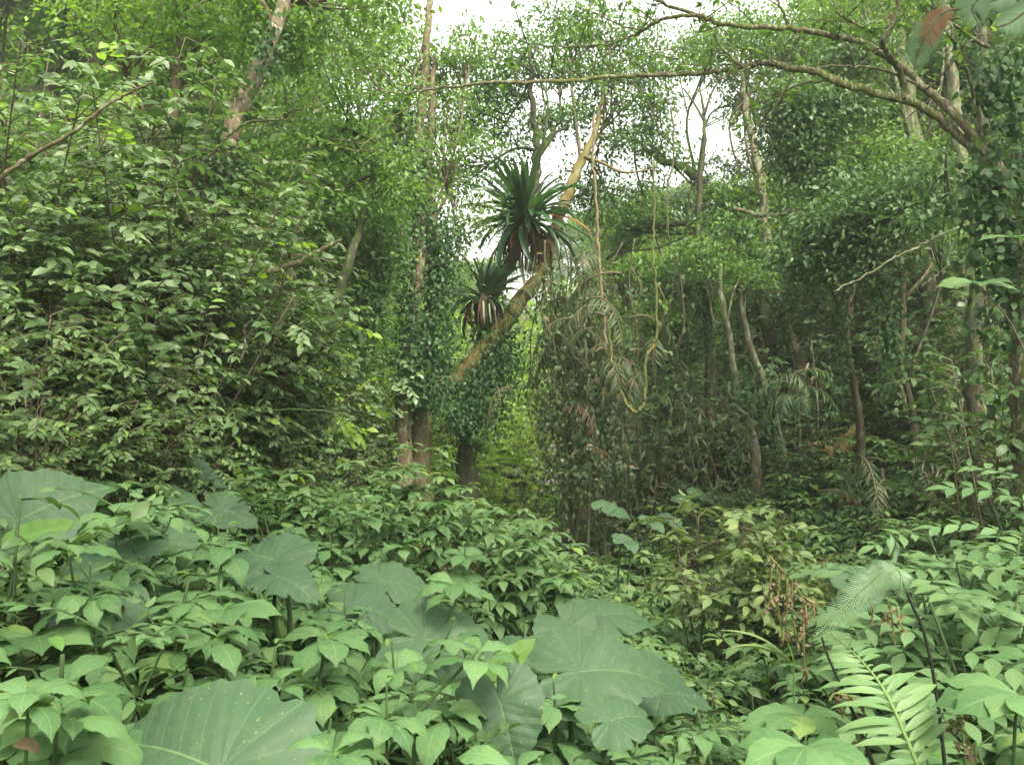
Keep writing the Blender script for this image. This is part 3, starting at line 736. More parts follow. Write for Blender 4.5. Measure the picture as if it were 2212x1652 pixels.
def far_forest():
    rng = rng_of(90)
    protos = []
    for i, leaf in enumerate(['canopy', 'mid', 'bright', 'canopy', 'mid', 'bright']):
        tm, lm, cm, lf = far_variant(100 + i, leaf)
        bark = M[['bark_grey', 'bark_brown', 'bark_grey'][i % 3]]
        tm.materials.append(bark); lm.materials.append(bark); cm.materials.append(M[lf])
        protos.append((tm, lm, cm, lf))
    n = 0
    placed = []
    tries = 0
    while n < 150 and tries < 9000:
        tries += 1
        y = 13 + 62 * rng.uniform() ** 1.5
        x = rng.uniform(-.66, .66) * y
        if placed and min((x - a) ** 2 + (y - b) ** 2 for a, b in placed) < 1.7 ** 2:
            continue
        z = float(ground(x, y)); s = rng.uniform(.75, 1.25)
        px = 1106 + x / y * F
        if (y < 16 and 560 < px < 1750) or (y < 34 and 930 < px < 1270):
            continue
        wpx = 2.6 * s / y * F
        top = 826 - (z + 10.6 * s - CZ) / y * F
        bad = False
        for (x0, y0, x1, y1) in GAPS:
            if px + wpx > x0 and px - wpx < x1 and top < y1:
                bad = True
        if bad:
            # a shorter tree may still fit below the gap
            s2 = s
            ok = False
            for s2 in (.7, .55, .42, .32):
                wpx = 2.6 * s2 / y * F; top = 826 - (z + 10.6 * s2 - CZ) / y * F
                if all(not (px + wpx > x0 and px - wpx < x1 and top < y1) for (x0, y0, x1, y1) in GAPS):
                    ok = True; break
            if not ok:
                continue
            s = s2
        i = int(rng.integers(3)) + (0 if rng.uniform() < .5 else 3)
        if 850 < px < 1500 and y > 18:
            i = [1, 2, 4, 5][int(rng.integers(4))]
        tm, lm, cm, lf = protos[i]
        where = 'the left slope' if px < 850 else ('the head of the gully' if px < 1400 else 'the right slope')
        col = {'canopy': 'dark green', 'mid': 'mid green', 'bright': 'bright yellow green'}[lf]
        t = thing('forest_tree', f'{col} leafy tree in the forest behind, on {where}', 'tree', (x, y, z), f'forest trees on {where}')
        t.rotation_euler = (0, 0, rng.uniform(0, 6.28)); t.scale = (s, s, s)
        mobj('trunk', tm, None, t); mobj('branches', lm, None, t); mobj('crown', cm, None, t)
        placed.append((x, y)); n += 1
    print('far trees', n, tries)
far_forest()

# ------------------------------------------------------------------ shrubs
def shrub_meshes(seed, H=3.0, stems=9, spread=.9, L=(.09, .14), tpl=LEAF_OV, W=1.0, twigs=12, nl=9, low=.3, droop=.25):
    rng = rng_of(seed)
    wd, lv = MB(), MB()
    for s in range(stems):
        a = rng.uniform(0, 2 * math.pi); h = H * rng.uniform(.6, 1.0); out = spread * rng.uniform(.3, 1.0)
        b = np.array([math.cos(a) * .08, math.sin(a) * .08, -.1])
        e = np.array([math.cos(a) * out, math.sin(a) * out, h])
        mid = b * .6 + e * .4 + np.array([-math.cos(a) * .15 * out, -math.sin(a) * .15 * out, .12 * h]) + rng.standard_normal(3) * .08
        pth = smooth([b, mid, e], 6)
        wd.tube(pth, [.010 * H / 3 + .006, .004], 5)
        for t in np.concatenate([rng.uniform(low, 1, twigs), [1.0]]):
            c = interp_path(pth, np.array([t]))[0]
            aa = a + rng.normal() * 1.3
            d = unit(np.array([math.cos(aa), math.sin(aa), rng.uniform(-.35, .8)]))
            ln = rng.uniform(.2, .65) * (H / 3) ** .5
            end = c + d * ln + np.array([0, 0, -droop * ln * .5])
            tp = smooth([c, (c + end) / 2 + np.array([0, 0, .08 * ln]), end], 4)
            wd.tube(tp, [.005, .002], 3)
            k = nl
            tt = np.linspace(.2, 1.0, k)
            P = interp_path(tp, tt)
            side = np.cross(d, [0, 0, 1.]); side = side / (np.linalg.norm(side) + 1e-6)
            sg = np.where(np.arange(k) % 2 == 0, 1., -1.)
            sg[-1] = .15
            dirs = unit(d[None] * .75 + side[None] * sg[:, None] + np.array([0, 0, -droop]) + rng.standard_normal((k, 3)) * .2)
            nr = unit(np.array([math.cos(a) * .3, math.sin(a) * .3, .9]) + rng.standard_normal((k, 3)) * .38)
            ls = rng.uniform(L[0], L[1], k)
            lv.leaves(tpl, P, dirs, nr, ls, ls * W)
    return wd, lv

SH = {}
def shrub_proto(key, leafmat_, bark='twig', **kw):
    wd, lv = shrub_meshes(**kw)
    w, l = wd.mesh('shrub_stems'), lv.mesh('shrub_foliage')
    w.materials.append(M[bark]); l.materials.append(M[leafmat_])
    SH[key] = (w, l, kw.get('H', 3.0))
for i in range(4):
    shrub_proto(f'broad{i}', 'shrub', seed=200 + i, H=3.2, stems=11, spread=1.15, L=(.055, .115), tpl=LEAF_OV_LO, twigs=30, nl=12, low=.12)
for i in range(3):
    shrub_proto(f'dark{i}', 'dark', seed=210 + i, H=2.0, stems=10, spread=.9, L=(.06, .11), twigs=15, nl=10, low=.12)
for i in range(2):
    shrub_proto(f'fine{i}', 'herb_mid', seed=220 + i, H=1.6, stems=12, spread=.85, L=(.08, .12), tpl=LEAF_OV_LO, twigs=11, nl=9, low=.2)
shrub_proto('yellow', 'yellow', seed=230, H=1.15, stems=15, spread=.45, L=(.06, .10), twigs=7, nl=8, low=.74, droop=.3, W=.9)
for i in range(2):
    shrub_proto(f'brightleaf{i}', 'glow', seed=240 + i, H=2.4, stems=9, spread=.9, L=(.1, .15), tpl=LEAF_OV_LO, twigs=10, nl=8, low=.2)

shrub_proto('seedling', 'dark', 'stem', seed=260, H=.7, stems=5, spread=.25, L=(.05, .10), tpl=LEAF_OV, twigs=5, nl=5, low=.3)
shrub_proto('seedling_pale', 'herb', 'stem', seed=261, H=.7, stems=4, spread=.3, L=(.05, .09), tpl=LEAF_LA, twigs=6, nl=7, low=.3)
def put_shrub(key, px, D, h, label, name='shrub', group=None, seed=0, cat='shrub', dz=0.0, x=None):
    w, l, H = SH[key]
    if x is None:
        x = (px - 1106) / F * D
    s = h / H
    t = thing(name, label, cat, (x, D, float(ground(x, D)) + dz), group)
    t.rotation_euler = (0, 0, (seed * 2.399) % 6.28)
    sx = s ** .75
    t.scale = (sx, sx, s ** .9)
    mobj('stems', w, None, t); mobj('foliage', l, None, t)
    return t

LEFT = [(-30, 6.3, 2.9), (60, 6.9, 3.3), (170, 7.2, 3.4), (290, 7.4, 3.4), (420, 7.8, 3.3), (90, 8.2, 4.0), (540, 8.2, 2.7), (350, 8.3, 4.2), (210, 9.0, 4.4),
        (640, 9.2, 2.0), (20, 9.2, 4.6), (490, 9.8, 4.2), (600, 11, 3.6), (110, 10.8, 5), (720, 11.5, 2.6), (390, 11.2, 5), (250, 12, 5), (560, 12.8, 4.6), (800, 13.2, 2.0)]
for i, (px, D, h) in enumerate([(120, 7.6, 3.2), (330, 7.0, 2.6), (480, 8.4, 3.0), (20, 8.4, 3.8), (560, 9.4, 2.6), (240, 8.7, 4.0)]):
    put_shrub(f'dark{i % 3}', px, D, h, 'darker green shrub mixed in between the broad leaved shrubs of the left slope', group='dark shrubs on the left slope', seed=i + 150)
for i, (px, D, h) in enumerate([(60, 7.2, 3.0), (400, 8.0, 2.8), (640, 10.2, 2.6), (200, 9.6, 4.2), (680, 12.2, 3.0)]):
    put_shrub(f'brightleaf{i % 2}', px, D, h, 'fresh bright green shrub showing between the broad leaved shrubs on the left', group='bright shrubs on the left slope', seed=i + 170)
for i in range(3):
    shrub_proto(f'low{i}', 'low', seed=250 + i, H=1.5, stems=15, spread=.85, L=(.045, .085), tpl=LEAF_OV_LO, twigs=18, nl=11, low=.06)
LOWL = [(-10, 4.9, 1.1), (60, 5.2, 1.2), (130, 5.6, 1.2), (220, 5.9, 1.1), (310, 6.5, 1.1), (400, 6.9, 1.1), (30, 5.8, 1.5), (150, 6.3, 1.5), (240, 6.7, 1.5), (10, 6.0, 1.6), (210, 6.6, 1.4), (90, 6.9, 1.7), (330, 7.4, 1.3), (450, 8.0, 1.3), (170, 7.7, 1.8), (20, 7.8, 2.0), (290, 8.2, 1.6), (560, 8.6, 1.2), (400, 8.9, 1.8), (620, 9.8, 1.5), (690, 10.4, 1.6), (500, 9.6, 1.9)]
for i, (px, D, h) in enumerate(LOWL):
    put_shrub(f'low{i % 3}', px, D, h, 'low leafy shrub filling in under the tall shrubs of the left slope', group='low shrubs on the left slope', seed=i + 60)
for i, (px, D, h) in enumerate(LEFT):
    near = D < 8.0
    lab = 'broad leaved shrub in the front row on the left slope, thin arching twigs' if near else 'broad leaved shrub further up the left slope behind the front row'
    put_shrub(f'broad{i % 4}', px, D, h, lab, group='broad leaved shrubs on the left slope' if not near else 'front shrubs on the left slope', seed=i)
RIGHT = [(1480, 13, 1.3), (1600, 12, 1.1), (1720, 12.5, 1.4), (1860, 11.5, .7), (1960, 9.4, .5), (2100, 8, 1.8), (2185, 6.9, 2.4), (2010, 12, 2.4), (1650, 15, 2.0), (1430, 15, 1.7), (1340, 15, 1.5),
         (1880, 14.2, 2.4), (2140, 11, 3.0), (1540, 16, 2.6), (1760, 16, 3.0), (1950, 16, 3.4), (2080, 14, 3.4), (1400, 17.5, 2.4), (1520, 10.6, .9), (1700, 10.2, .6), (1830, 9.8, .5),
         (1450, 14.2, 2.2), (1560, 14.4, 2.4), (1640, 13.8, 1.5), (1700, 14.6, 2.8), (1790, 14.0, 1.0), (1920, 12.6, 2.2), (1990, 11.2, .7), (2075, 10.6, 1.2), (2190, 9.4, 2.6), (1840, 16.5, 3.4), (1620, 17.5, 3.2), (1480, 18.5, 3.2), (2060, 17, 3.6), (2180, 14, 3.6), (1360, 13.6, 1.3), (1410, 12.2, 1.1), (1580, 11.2, 1.0), (1900, 10.6, .55), (1980, 14, 3), (1740, 18, 3.6), (1310, 16.5, 2), (1560, 12.6, 1.0), (1640, 12.4, .9), (1690, 12.8, 1.0), (1750, 14.4, 1.6), (1840, 13.6, .9), (1480, 12, 1.2), (1880, 15.2, 2.2), (1990, 13, 1.4), (2120, 9.6, 1.6), (1610, 14.8, 2), (1940, 18, 3.6)]
for i, (px, D, h) in enumerate(RIGHT):
    low = h < 1.6
    put_shrub(f'dark{i % 3}', px, D, h, 'low dark leaved shrub in the shade of the right bank' if low else 'tall dark leaved shrub among the trunks of the right slope',
              group='low dark shrubs on the right bank' if low else 'tall dark shrubs on the right slope', seed=i + 40)
MIDL = [(860, 10.2, .9), (760, 9.4, 1.4), (960, 11.2, 1.3), (680, 8.4, 1.2), (1060, 11.6, 1.2), (880, 12.2, .9), (1000, 9.4, 1.1), (1130, 13.5, 1.1), (780, 11, .9), (560, 8.0, 1.1)]
for i, (px, D, h) in enumerate(MIDL):
    put_shrub(f'fine{i % 2}', px, D, h, 'soft small leaved shrub on the left bank below the twin trunks', group='small leaved shrubs on the left bank', seed=i + 80)
put_shrub('yellow', 1560, 7.6, 1.75, 'yellowish green shrub with pointed leaves standing in front of the dark bank', seed=3)
put_shrub('yellow', 1690, 7.4, 1.2, 'yellowish shrub spreading right of its taller neighbour', seed=5)
put_shrub('yellow', 1410, 5.2, .8, 'low yellowish shrub just above the right taro leaves', seed=8)
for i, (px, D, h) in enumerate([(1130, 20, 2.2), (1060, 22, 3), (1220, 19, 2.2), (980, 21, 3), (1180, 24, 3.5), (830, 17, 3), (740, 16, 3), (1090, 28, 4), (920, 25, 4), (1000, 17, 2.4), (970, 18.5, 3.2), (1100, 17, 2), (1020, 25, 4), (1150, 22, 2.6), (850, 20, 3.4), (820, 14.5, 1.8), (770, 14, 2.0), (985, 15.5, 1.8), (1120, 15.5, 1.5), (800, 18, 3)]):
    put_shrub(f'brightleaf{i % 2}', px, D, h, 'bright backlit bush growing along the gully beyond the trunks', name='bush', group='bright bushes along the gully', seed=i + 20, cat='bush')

def far_bushes():
    rng = rng_of(95)
    for i in range(70):
        y = 24 + 60 * rng.uniform() ** 1.2; x = rng.uniform(-.5, .55) * y
        side = 'left' if x < 0 else 'right'
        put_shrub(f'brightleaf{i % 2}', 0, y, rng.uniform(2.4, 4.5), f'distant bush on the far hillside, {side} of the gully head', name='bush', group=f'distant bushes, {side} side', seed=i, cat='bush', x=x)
far_bushes()

def distant_forest():
    rng = rng_of(96); mb = MB()
    n = 2600
    y = 34 + 90 * rng.uniform(0, 1, n) ** 1.3; x = rng.uniform(-.62, .62, n) * y
    c = np.stack([x, y, ground(x, y) + rng.uniform(0, 1, n) * (1.5 + .055 * (y - 30))], 1)
    leaf_clumps(rng, c, 34, 1.15, (.3, .5), LEAF_KITE, mb, flat=.8)
    tag(mobj('distant_forest', mb, M['mid']), 'distant forest covering the hills beyond the gully', 'forest', kind='stuff')
distant_forest()

# ------------------------------------------------------------------ palms, canes
def palm_frond(mb, rmb, base, d0, ln, droop, nl, Ll, rng, tpl=LEAF_PALM, w=1.0):
    n = 14
    d = unit(np.asarray(d0, float)); P = [np.asarray(base, float)]
    for i in range(n):
        d = unit(d + np.array([0, 0, -droop / n * (1 + i / n)]))
        P.append(P[-1] + d * ln / n)
    P = np.array(P)
    rmb.tube(P, [.014 * ln, .003], 4)
    t = np.linspace(.14, 1, nl)
    Q = interp_path(P, t)
    tg = unit(np.gradient(Q, axis=0))
    side = unit(np.cross(tg, [0, 0, 1.]))
    for sgn in (1, -1):
        dr = unit(side * sgn + tg * .7 + np.array([0, 0, -.35]) + rng.standard_normal(Q.shape) * .2)
        L_ = Ll * np.interp(t, [.1, .35, .75, 1], [.55, 1, .8, .3]) * rng.uniform(.7, 1.2, nl)
        mb.leaves(tpl, Q, dr, unit(np.cross(side * sgn, tg) * sgn + np.array([0, 0, .6])), L_, L_ * w)

def palm(label, px, py, D, nfr, ln, seed, mat='palm', up=.7, dr=2.0, Ll=.3, name='palm', nl=17, arc=None, spr=.12):
    rng = rng_of(seed); c = at(px, py, D)
    g = float(ground(c[0], c[1]))
    root = thing(name, label, 'palm', (c[0], c[1], g))
    mobj('trunk', MB().tube(smooth([[c[0], c[1], g - .1], [c[0] + .05, c[1], (g + c[2]) / 2], c], 5), [.028, .022, .018], 7, .08, rng), M['bark_dark'], root)
    for i in range(nfr):
        a = rng.uniform(0, 2 * math.pi) if arc is None else rng.uniform(*arc)
        mb, rm = MB(), MB()
        b = c + rng.standard_normal(3) * spr
        palm_frond(mb, rm, b + rng.standard_normal(3) * .05, [math.cos(a), math.sin(a), up * rng.uniform(.3, 1.5)], ln * rng.uniform(.75, 1.15), dr * rng.uniform(.8, 1.25), nl, Ll, rng)
        f = mobj('frond', mb, M[mat], root)
        mobj('rachis', rm, M['twig'], f, origin=root.location)
palm('dark drooping feather palm hanging over the gully right of the leaning trunk', 1240, 640, 13, 12, 1.15, 301, spr=.3)
palm('brownish feather palm with withered fronds left of the yellow vine', 1265, 740, 12.6, 12, 1.0, 302, spr=.35)
palm('dark feather palm low in the thicket below the yellow vine', 1345, 780, 13.4, 13, 1.1, 303, spr=.3)
palm('tattered palm draped with dry fronds at the mouth of the gully', 1225, 850, 13.0, 12, .85, 304, Ll=.2, dr=2.8, spr=.3)
palm('small green palm on the right bank by the fallen log', 1720, 830, 12.6, 8, .9, 305, mat='dark', dr=1.8, Ll=.24)
palm('feather palm with drooping dull fronds beside the bare leaning trunk', 1905, 1010, 9.8, 7, .9, 306, dr=2.6, Ll=.2)
palm('far feather palm behind the arching dark tree', 1590, 560, 18, 9, 1.8, 307, mat='bright', Ll=.34)
palm('green palm spreading in front of the dark pole trunk', 2150, 880, 9.2, 6, .8, 308, mat='dark', dr=1.8, Ll=.22)
# dry brown frond lying at the gully edge
def dry_frond(label, px, py, D, d0, ln, seed, mat='deadorange', Ll=.22, droop=1.2):
    rng = rng_of(seed); c = at(px, py, D)
    root = thing('dry_frond', label, 'dead frond', c)
    mb, rm = MB(), MB(); palm_frond(mb, rm, c, d0, ln, droop, 18, Ll, rng)
    mobj('leaflets', mb, M[mat], root); mobj('rachis', rm, M['twig'], root)
dry_frond('small dull brown dry frond caught on the dark shrubs right of the gully', 1265, 965, 12.3, [.9, -.1, .2], .45, 311, 'dead', Ll=.13)
dry_frond('brown dry frond hanging below the draped palm', 1215, 900, 12.5, [.2, -.2, .5], .9, 312, 'dead', droop=3)
dry_frond('brown dry frond beside the fallen log on the right bank', 1770, 1060, 10.5, [.6, -.2, .2], .6, 313, 'dead')

def canes(label, px, py, D, n, H, seed, w):
    rng = rng_of(seed); c = at(px, py, D); g = float(ground(c[0], c[1]))
    root = thing('cane_clump', label, 'canes', (c[0], c[1], g))
    st, lv = MB(), MB()
    for i in range(n):
        b = np.array([c[0] + rng.normal() * w, c[1] + rng.normal() * w * .6, g - .1]); b[2] = float(ground(b[0], b[1])) - .1
        h = H * rng.uniform(.6, 1.1)
        e = b + np.array([rng.normal() * .35 - .15, rng.normal() * .3, h])
        P = smooth([b, (b + e) / 2 + rng.standard_normal(3) * .12, e + rng.standard_normal(3) * .15], 5)
        st.tube(P, [.012, .011, .005], 5)
        k = 60
        Q = interp_path(P, rng.uniform(.25, 1, k)) + rng.standard_normal((k, 3)) * .16
        lv.leaves(LEAF_NARROW, Q, unit(rng.standard_normal((k, 3)) + np.array([0, 0, -.6])), unit(np.array([0, 0, 1.]) + rng.standard_normal((k, 3)) * .5), rng.uniform(.12, .22, k), rng.uniform(.14, .24, k))
    mobj('stems', st, M['twig'], root); mobj('leaves', lv, M['palm'], root)
canes('brown thicket of thin leaning canes between the yellow vine and the right trunks', 1500, 860, 13.2, 20, 2.2, 321, .75)
canes('thin dry canes hanging around the draped palm at the gully', 1290, 900, 13.6, 12, 1.8, 322, .5)
canes('thin pale canes standing on the right slope behind the fallen log', 1780, 820, 14.6, 12, 2.2, 323, .9)

# ------------------------------------------------------------------ hanging tree fern fronds, top right
def bipinnate(mb, rm, P, Lp, nl, rng, npin=24, wid=.2):
    """fern frond along a rachis P: each pinna is itself a small feather"""
    t = np.linspace(.12, 1, npin)
    Q = interp_path(P, t); tg = unit(np.gradient(Q, axis=0))
    side = unit(np.cross(tg, [0, -.9, .45]))
    for sgn in (1, -1):
        L_ = Lp * np.interp(t, [.1, .3, .7, 1], [.6, 1, .75, .12])
        dr = unit(side * sgn + tg * .55 + np.array([0, 0, -.15]))
        for q, d, l, tt in zip(Q, dr, L_, tg):
            mb.leaves(LEAF_NARROW, [q], d, np.cross(d, tt) * sgn, l, l * .75)
def hanging_frond(label, pts, D, Lp, mat, seed, npin=30):
    rng = rng_of(seed); P = smooth(px_path(pts, D), 6)
    root = thing('fern_frond', label, 'fern', P[0])
    mb, rm = MB(), MB()
    rm.tube(P, [.008, .003], 5); bipinnate(mb, rm, P, Lp, 0, rng, npin)
    mobj('leaflets', mb, M[mat], root); mobj('rachis', rm, M['twig'], root)
hanging_frond('grey green fern frond hanging left of the reddish dead one', [(2070, 40), (2035, 45), (2005, 70), (1985, 110), (1972, 160)], 5.6, .13, 'treefern', 331)
hanging_frond('reddish brown dead fern frond dangling near the top right', [(2075, 20), (2045, 25), (2020, 45), (2008, 75), (2015, 105)], 5.5, .1, 'deadred', 332)
hanging_frond('grey green fern frond drooping from the top edge', [(2140, -30), (2120, -10), (2100, 20), (2115, 55)], 5.6, .14, 'treefern', 333)
hanging_frond('grey green fern frond in the very top right corner', [(2250, -20), (2220, 20), (2180, 50), (2150, 60)], 5.6, .15, 'treefern', 334)
hanging_frond('dark fern frond arching above the ivy at the top right', [(2230, 40), (2190, -5), (2150, 0), (2120, 15)], 5.8, .14, 'treefern', 335)

# ------------------------------------------------------------------ taro
def taro_leaf(seed, ragged=.05, sinus=.62, narrow=1.0):
    """heart-shaped blade, unit length, petiole joint at the origin, tip toward +Y"""
    rng = rng_of(seed)
    nphi, nr = 72, 9
    phi = np.linspace(-math.pi, math.pi, nphi + 1)          # 0 = tip
    ph_k = np.array([0, .25, .6, 1.0, 1.5, 2.0, 2.45, 2.8, 3.02, math.pi])
    r_k = np.array([.72, .62, .52, .47, .46, .48, .47, .40, .28, .12]) * np.array([1, 1, 1, narrow, narrow, narrow, 1, 1, 1, 1])
    R = np.interp(np.abs(phi), ph_k, r_k)
    k = 22
    R = R * (1 + .022 * np.sin(phi * k) + .02 * np.sin(phi * 9 + seed))
    for _ in range(int(rng.integers(1, 5))):
        c = rng.uniform(-2.6, 2.6); wdt = rng.uniform(.03, .09)
        R = R * (1 - ragged * rng.uniform(.8, 4.0) * np.exp(-((phi - c) / wdt) ** 2))
    rr = np.linspace(0, 1, nr + 1)
    V, UV = [], []
    for r in rr:
        x = np.sin(phi) * R * r; y = np.cos(phi) * R * r
        rad = R * r
        z = .10 * rad - .42 * rad ** 2 + .010 * np.sin(phi * k) * r ** 3 + .022 * np.sin(phi * 5 + seed) * r ** 2 + .012 * np.sin(x * 17 + seed) * np.sin(y * 15 + 2 * seed) * r
        z = z - .10 * np.exp(-(x / .035) ** 2) * (.25 * rad) + .10 * np.abs(x) * .8
        z = z - .25 * np.maximum(0, y) ** 2
        V.append(np.stack([x, y, z], -1)); UV.append(np.stack([x + .5, y + .5], -1))
    V = np.array(V).reshape(-1, 3); UV = np.array(UV).reshape(-1, 2)
    n1 = nphi + 1
    i, j = np.meshgrid(np.arange(nr), np.arange(nphi), indexing='ij'); q = i * n1 + j
    Fc = np.stack([q, q + 1, q + n1 + 1, q + n1], -1).reshape(-1, 4)
    return T(V, Fc, UV)

def taro_material():
    m = M['taro']; N, L = m.node_tree.nodes, m.node_tree.links
    p = next(n for n in N if n.type == 'BSDF_PRINCIPLED')
    src = p.inputs["Base Color"].links[0].from_socket
    tc = N.new("ShaderNodeTexCoord"); sp = N.new("ShaderNodeSeparateXYZ"); L.new(tc.outputs["UV"], sp.inputs[0])
    def mth(op, a, b=None, c=False):
        n = N.new("ShaderNodeMath"); n.operation = op; n.use_clamp = c
        for i, x in enumerate((a, b)):
            if x is None: continue
            if isinstance(x, (int, float)): n.inputs[i].default_value = x
            else: L.new(x, n.inputs[i])
        return n.outputs[0]
    x = mth('ABSOLUTE', mth('SUBTRACT', sp.outputs[0], .5)); y = mth('SUBTRACT', sp.outputs[1], .5)
    mid = mth('MULTIPLY', mth('SUBTRACT', 1, mth('MULTIPLY', x, 130), True), mth('GREATER_THAN', y, -.01))
    # side veins leave the midrib and, behind the joint, run out like a fan
    yy = mth('SUBTRACT', y, mth('MULTIPLY', x, .62))
    ang = mth('ARCTAN2', x, y)
    front = mth('FRACT', mth('MULTIPLY', mth('ADD', yy, mth('MULTIPLY', mth('MULTIPLY', x, x), .5)), 9))
    fan = mth('FRACT', mth('MULTIPLY', ang, 2.1))
    isf = mth('GREATER_THAN', yy, 0.0)
    ph = mth('ADD', mth('MULTIPLY', front, isf), mth('MULTIPLY', fan, mth('SUBTRACT', 1, isf)))
    tri = mth('MULTIPLY', mth('ABSOLUTE', mth('SUBTRACT', ph, .5)), 2)
    sv = mth('MULTIPLY', mth('SUBTRACT', tri, .90, True), 8, True)
    vm = mth('MAXIMUM', mid, mth('MULTIPLY', sv, .45))
    mx = N.new("ShaderNodeMix"); mx.data_type = 'RGBA'
    L.new(mth('MULTIPLY', vm, .6), mx.inputs[0]); L.new(src, mx.inputs[6]); mx.inputs[7].default_value = (.16, .25, .11, 1)
    L.new(mx.outputs[2], p.inputs["Base Color"])
    b = N.new("ShaderNodeBump"); b.inputs["Strength"].default_value = .26; b.inputs["Distance"].default_value = .007
    L.new(mth('MULTIPLY', tri, -1), b.inputs["Height"]); L.new(b.outputs[0], p.inputs["Normal"])
taro_material()

def taro_plant(label, leaves, seed, base=None):
    """leaves: (px, py, depth, length m, yaw deg (0 right, 90 away, -90 toward us), tilt toward us deg, ragged)"""
    rng = rng_of(seed)
    C = np.array([at(l[0], l[1], l[2]) - [0, 0, .06 if seed in (3, 4, 5, 6, 7, 12) else .01] for l in leaves])
    bx, by = C[:, 0].mean(), C[:, 1].mean() + .1
    g = float(ground(bx, by))
    root = thing('taro_plant', label, 'taro plant', (bx, by, g), 'giant taro plants')
    b0 = np.array([bx, by, g])
    mobj('corm', MB().tube(smooth([b0 + [0, 0, -.08], b0 + [.01, 0, .06], b0 + [.02, 0, .2]], 4), [.06, .055, .035], 9, .1, rng), M['stem'], root)
    for k, (px, py, D, ln, yaw, tilt, rg) in enumerate(leaves):
        c = C[k]; a = math.radians(yaw); ti = math.radians(tilt)
        n = np.array([0, -math.sin(ti), math.cos(ti)]) + rng.standard_normal(3) * .05
        n = unit(n)
        d = np.array([math.cos(a), math.sin(a), 0]); d = unit(d - n * d.dot(n))
        ln = ln * (.82 if seed in (3, 4, 5, 6, 7, 12) else .88); rg = rg * 1.4
        lf = MB().leaves(taro_leaf(seed * 10 + k, rg), [c], d, n, ln)
        o = mobj('leaf', lf, M['taro'], root)
        e = b0 + np.array([.02, 0, .15])
        pt = smooth([e, (e + c) / 2 + np.array([0, .03, .08]) - d * .05, c - np.array([0, 0, .015])], 6)
        mobj('petiole', MB().tube(pt, [.016, .011, .007], 7), M['stem'], o, origin=root.location)
    return root
taro_plant('giant taro with the huge leaf at the bottom edge left of centre', [(475, 1655, 2.3, .62, 152, 40, .03)], 1)
taro_plant('giant taro whose leaf stands tall at the left edge', [(38, 1120, 4.2, .60, 60, 62, .04), (255, 1190, 3.9, .50, 160, 22, .06)], 2)
taro_plant('giant taro with wide overlapping leaves below the dark hollow on the left', [(310, 1145, 4.7, .60, 10, 16, .05), (200, 1270, 3.35, .46, -20, 22, .03)], 3)
taro_plant('giant taro with a broad pale leaf in the middle of the left herb patch', [(590, 1180, 4.25, .52, 150, 26, .04), (600, 1215, 4.1, .36, -30, 24, .06)], 4)
taro_plant('dark giant taro at the back left, its right leaf notched at the edge', [(170, 1040, 6.2, .66, 170, 24, .08), (255, 1030, 6.4, .62, 10, 26, .05), (378, 1008, 6.6, .58, 0, 36, .12)], 5)
taro_plant('giant taro with two leaves tucked under the notched one', [(350, 1062, 6.0, .46, 0, 30, .04), (475, 1080, 5.9, .42, -10, 30, .03)], 6)
taro_plant('giant taro with two leaves left of the dark hollow in the middle', [(822, 1232, 5.0, .50, 0, 26, .12), (762, 1282, 4.5, .46, -10, 30, .04)], 7)
taro_plant('giant taro with one broad leaf pointing right in the centre foreground', [(915, 1375, 4.0, .54, -12, 34, .04)], 8)
taro_plant('giant taro with a heart shaped leaf hanging tip down in the centre foreground', [(1080, 1508, 3.15, .36, -82, 62, .04), (1118, 1400, 4.6, .3, 170, 26, .05)], 9)
taro_plant('giant taro with the widest leaf right of the bright upright leaf', [(1255, 1445, 4.0, .62, 8, 34, .04)], 10)
taro_plant('giant taro with two flat leaves behind the widest leaf', [(1225, 1352, 5.0, .44, -60, 34, .05), (1300, 1325, 5.3, .58, 20, 18, .10)], 11)
taro_plant('giant taro half hidden by the low yellowish shrub', [(1385, 1430, 4.6, .42, 20, 32, .06), (1430, 1468, 4.3, .40, 0, 20, .08)], 12)
taro_plant('giant taro with a torn ragged leaf low in the centre right foreground', [(1320, 1550, 3.4, .32, 30, 30, .22)], 13)
taro_plant('dark giant taro under the shrubs at the far left', [(235, 840, 7.4, .42, 20, 36, .05)], 14)
for i, (px, py, D, ln) in enumerate([(1470, 1075, 11.5, 0.29), (1435, 1115, 11, 0.25), (1340, 1160, 10, 0.26), (1395, 1120, 10.4, 0.23), (1500, 1060, 12, 0.26), (1305, 1090, 12, .4), (1850, 1245, 5.8, .4)]):
    taro_plant(['broad leaved taro in the dark dip right of the gully', 'small taro in the dark dip, left of the highest one', 'small taro at the lower left of the dark dip', 'small taro in the middle of the dark dip', 'small taro highest in the dark dip', 'small taro at the gully edge below the dry canes', 'blue grey taro behind the hanging fern frond'][i],
               [(px, py, D, ln, 20 * i - 40, 26, .04), (px + 24, py + 12, D - .1, ln * .8, 20 * i - 120, 22, .04)], 20 + i)

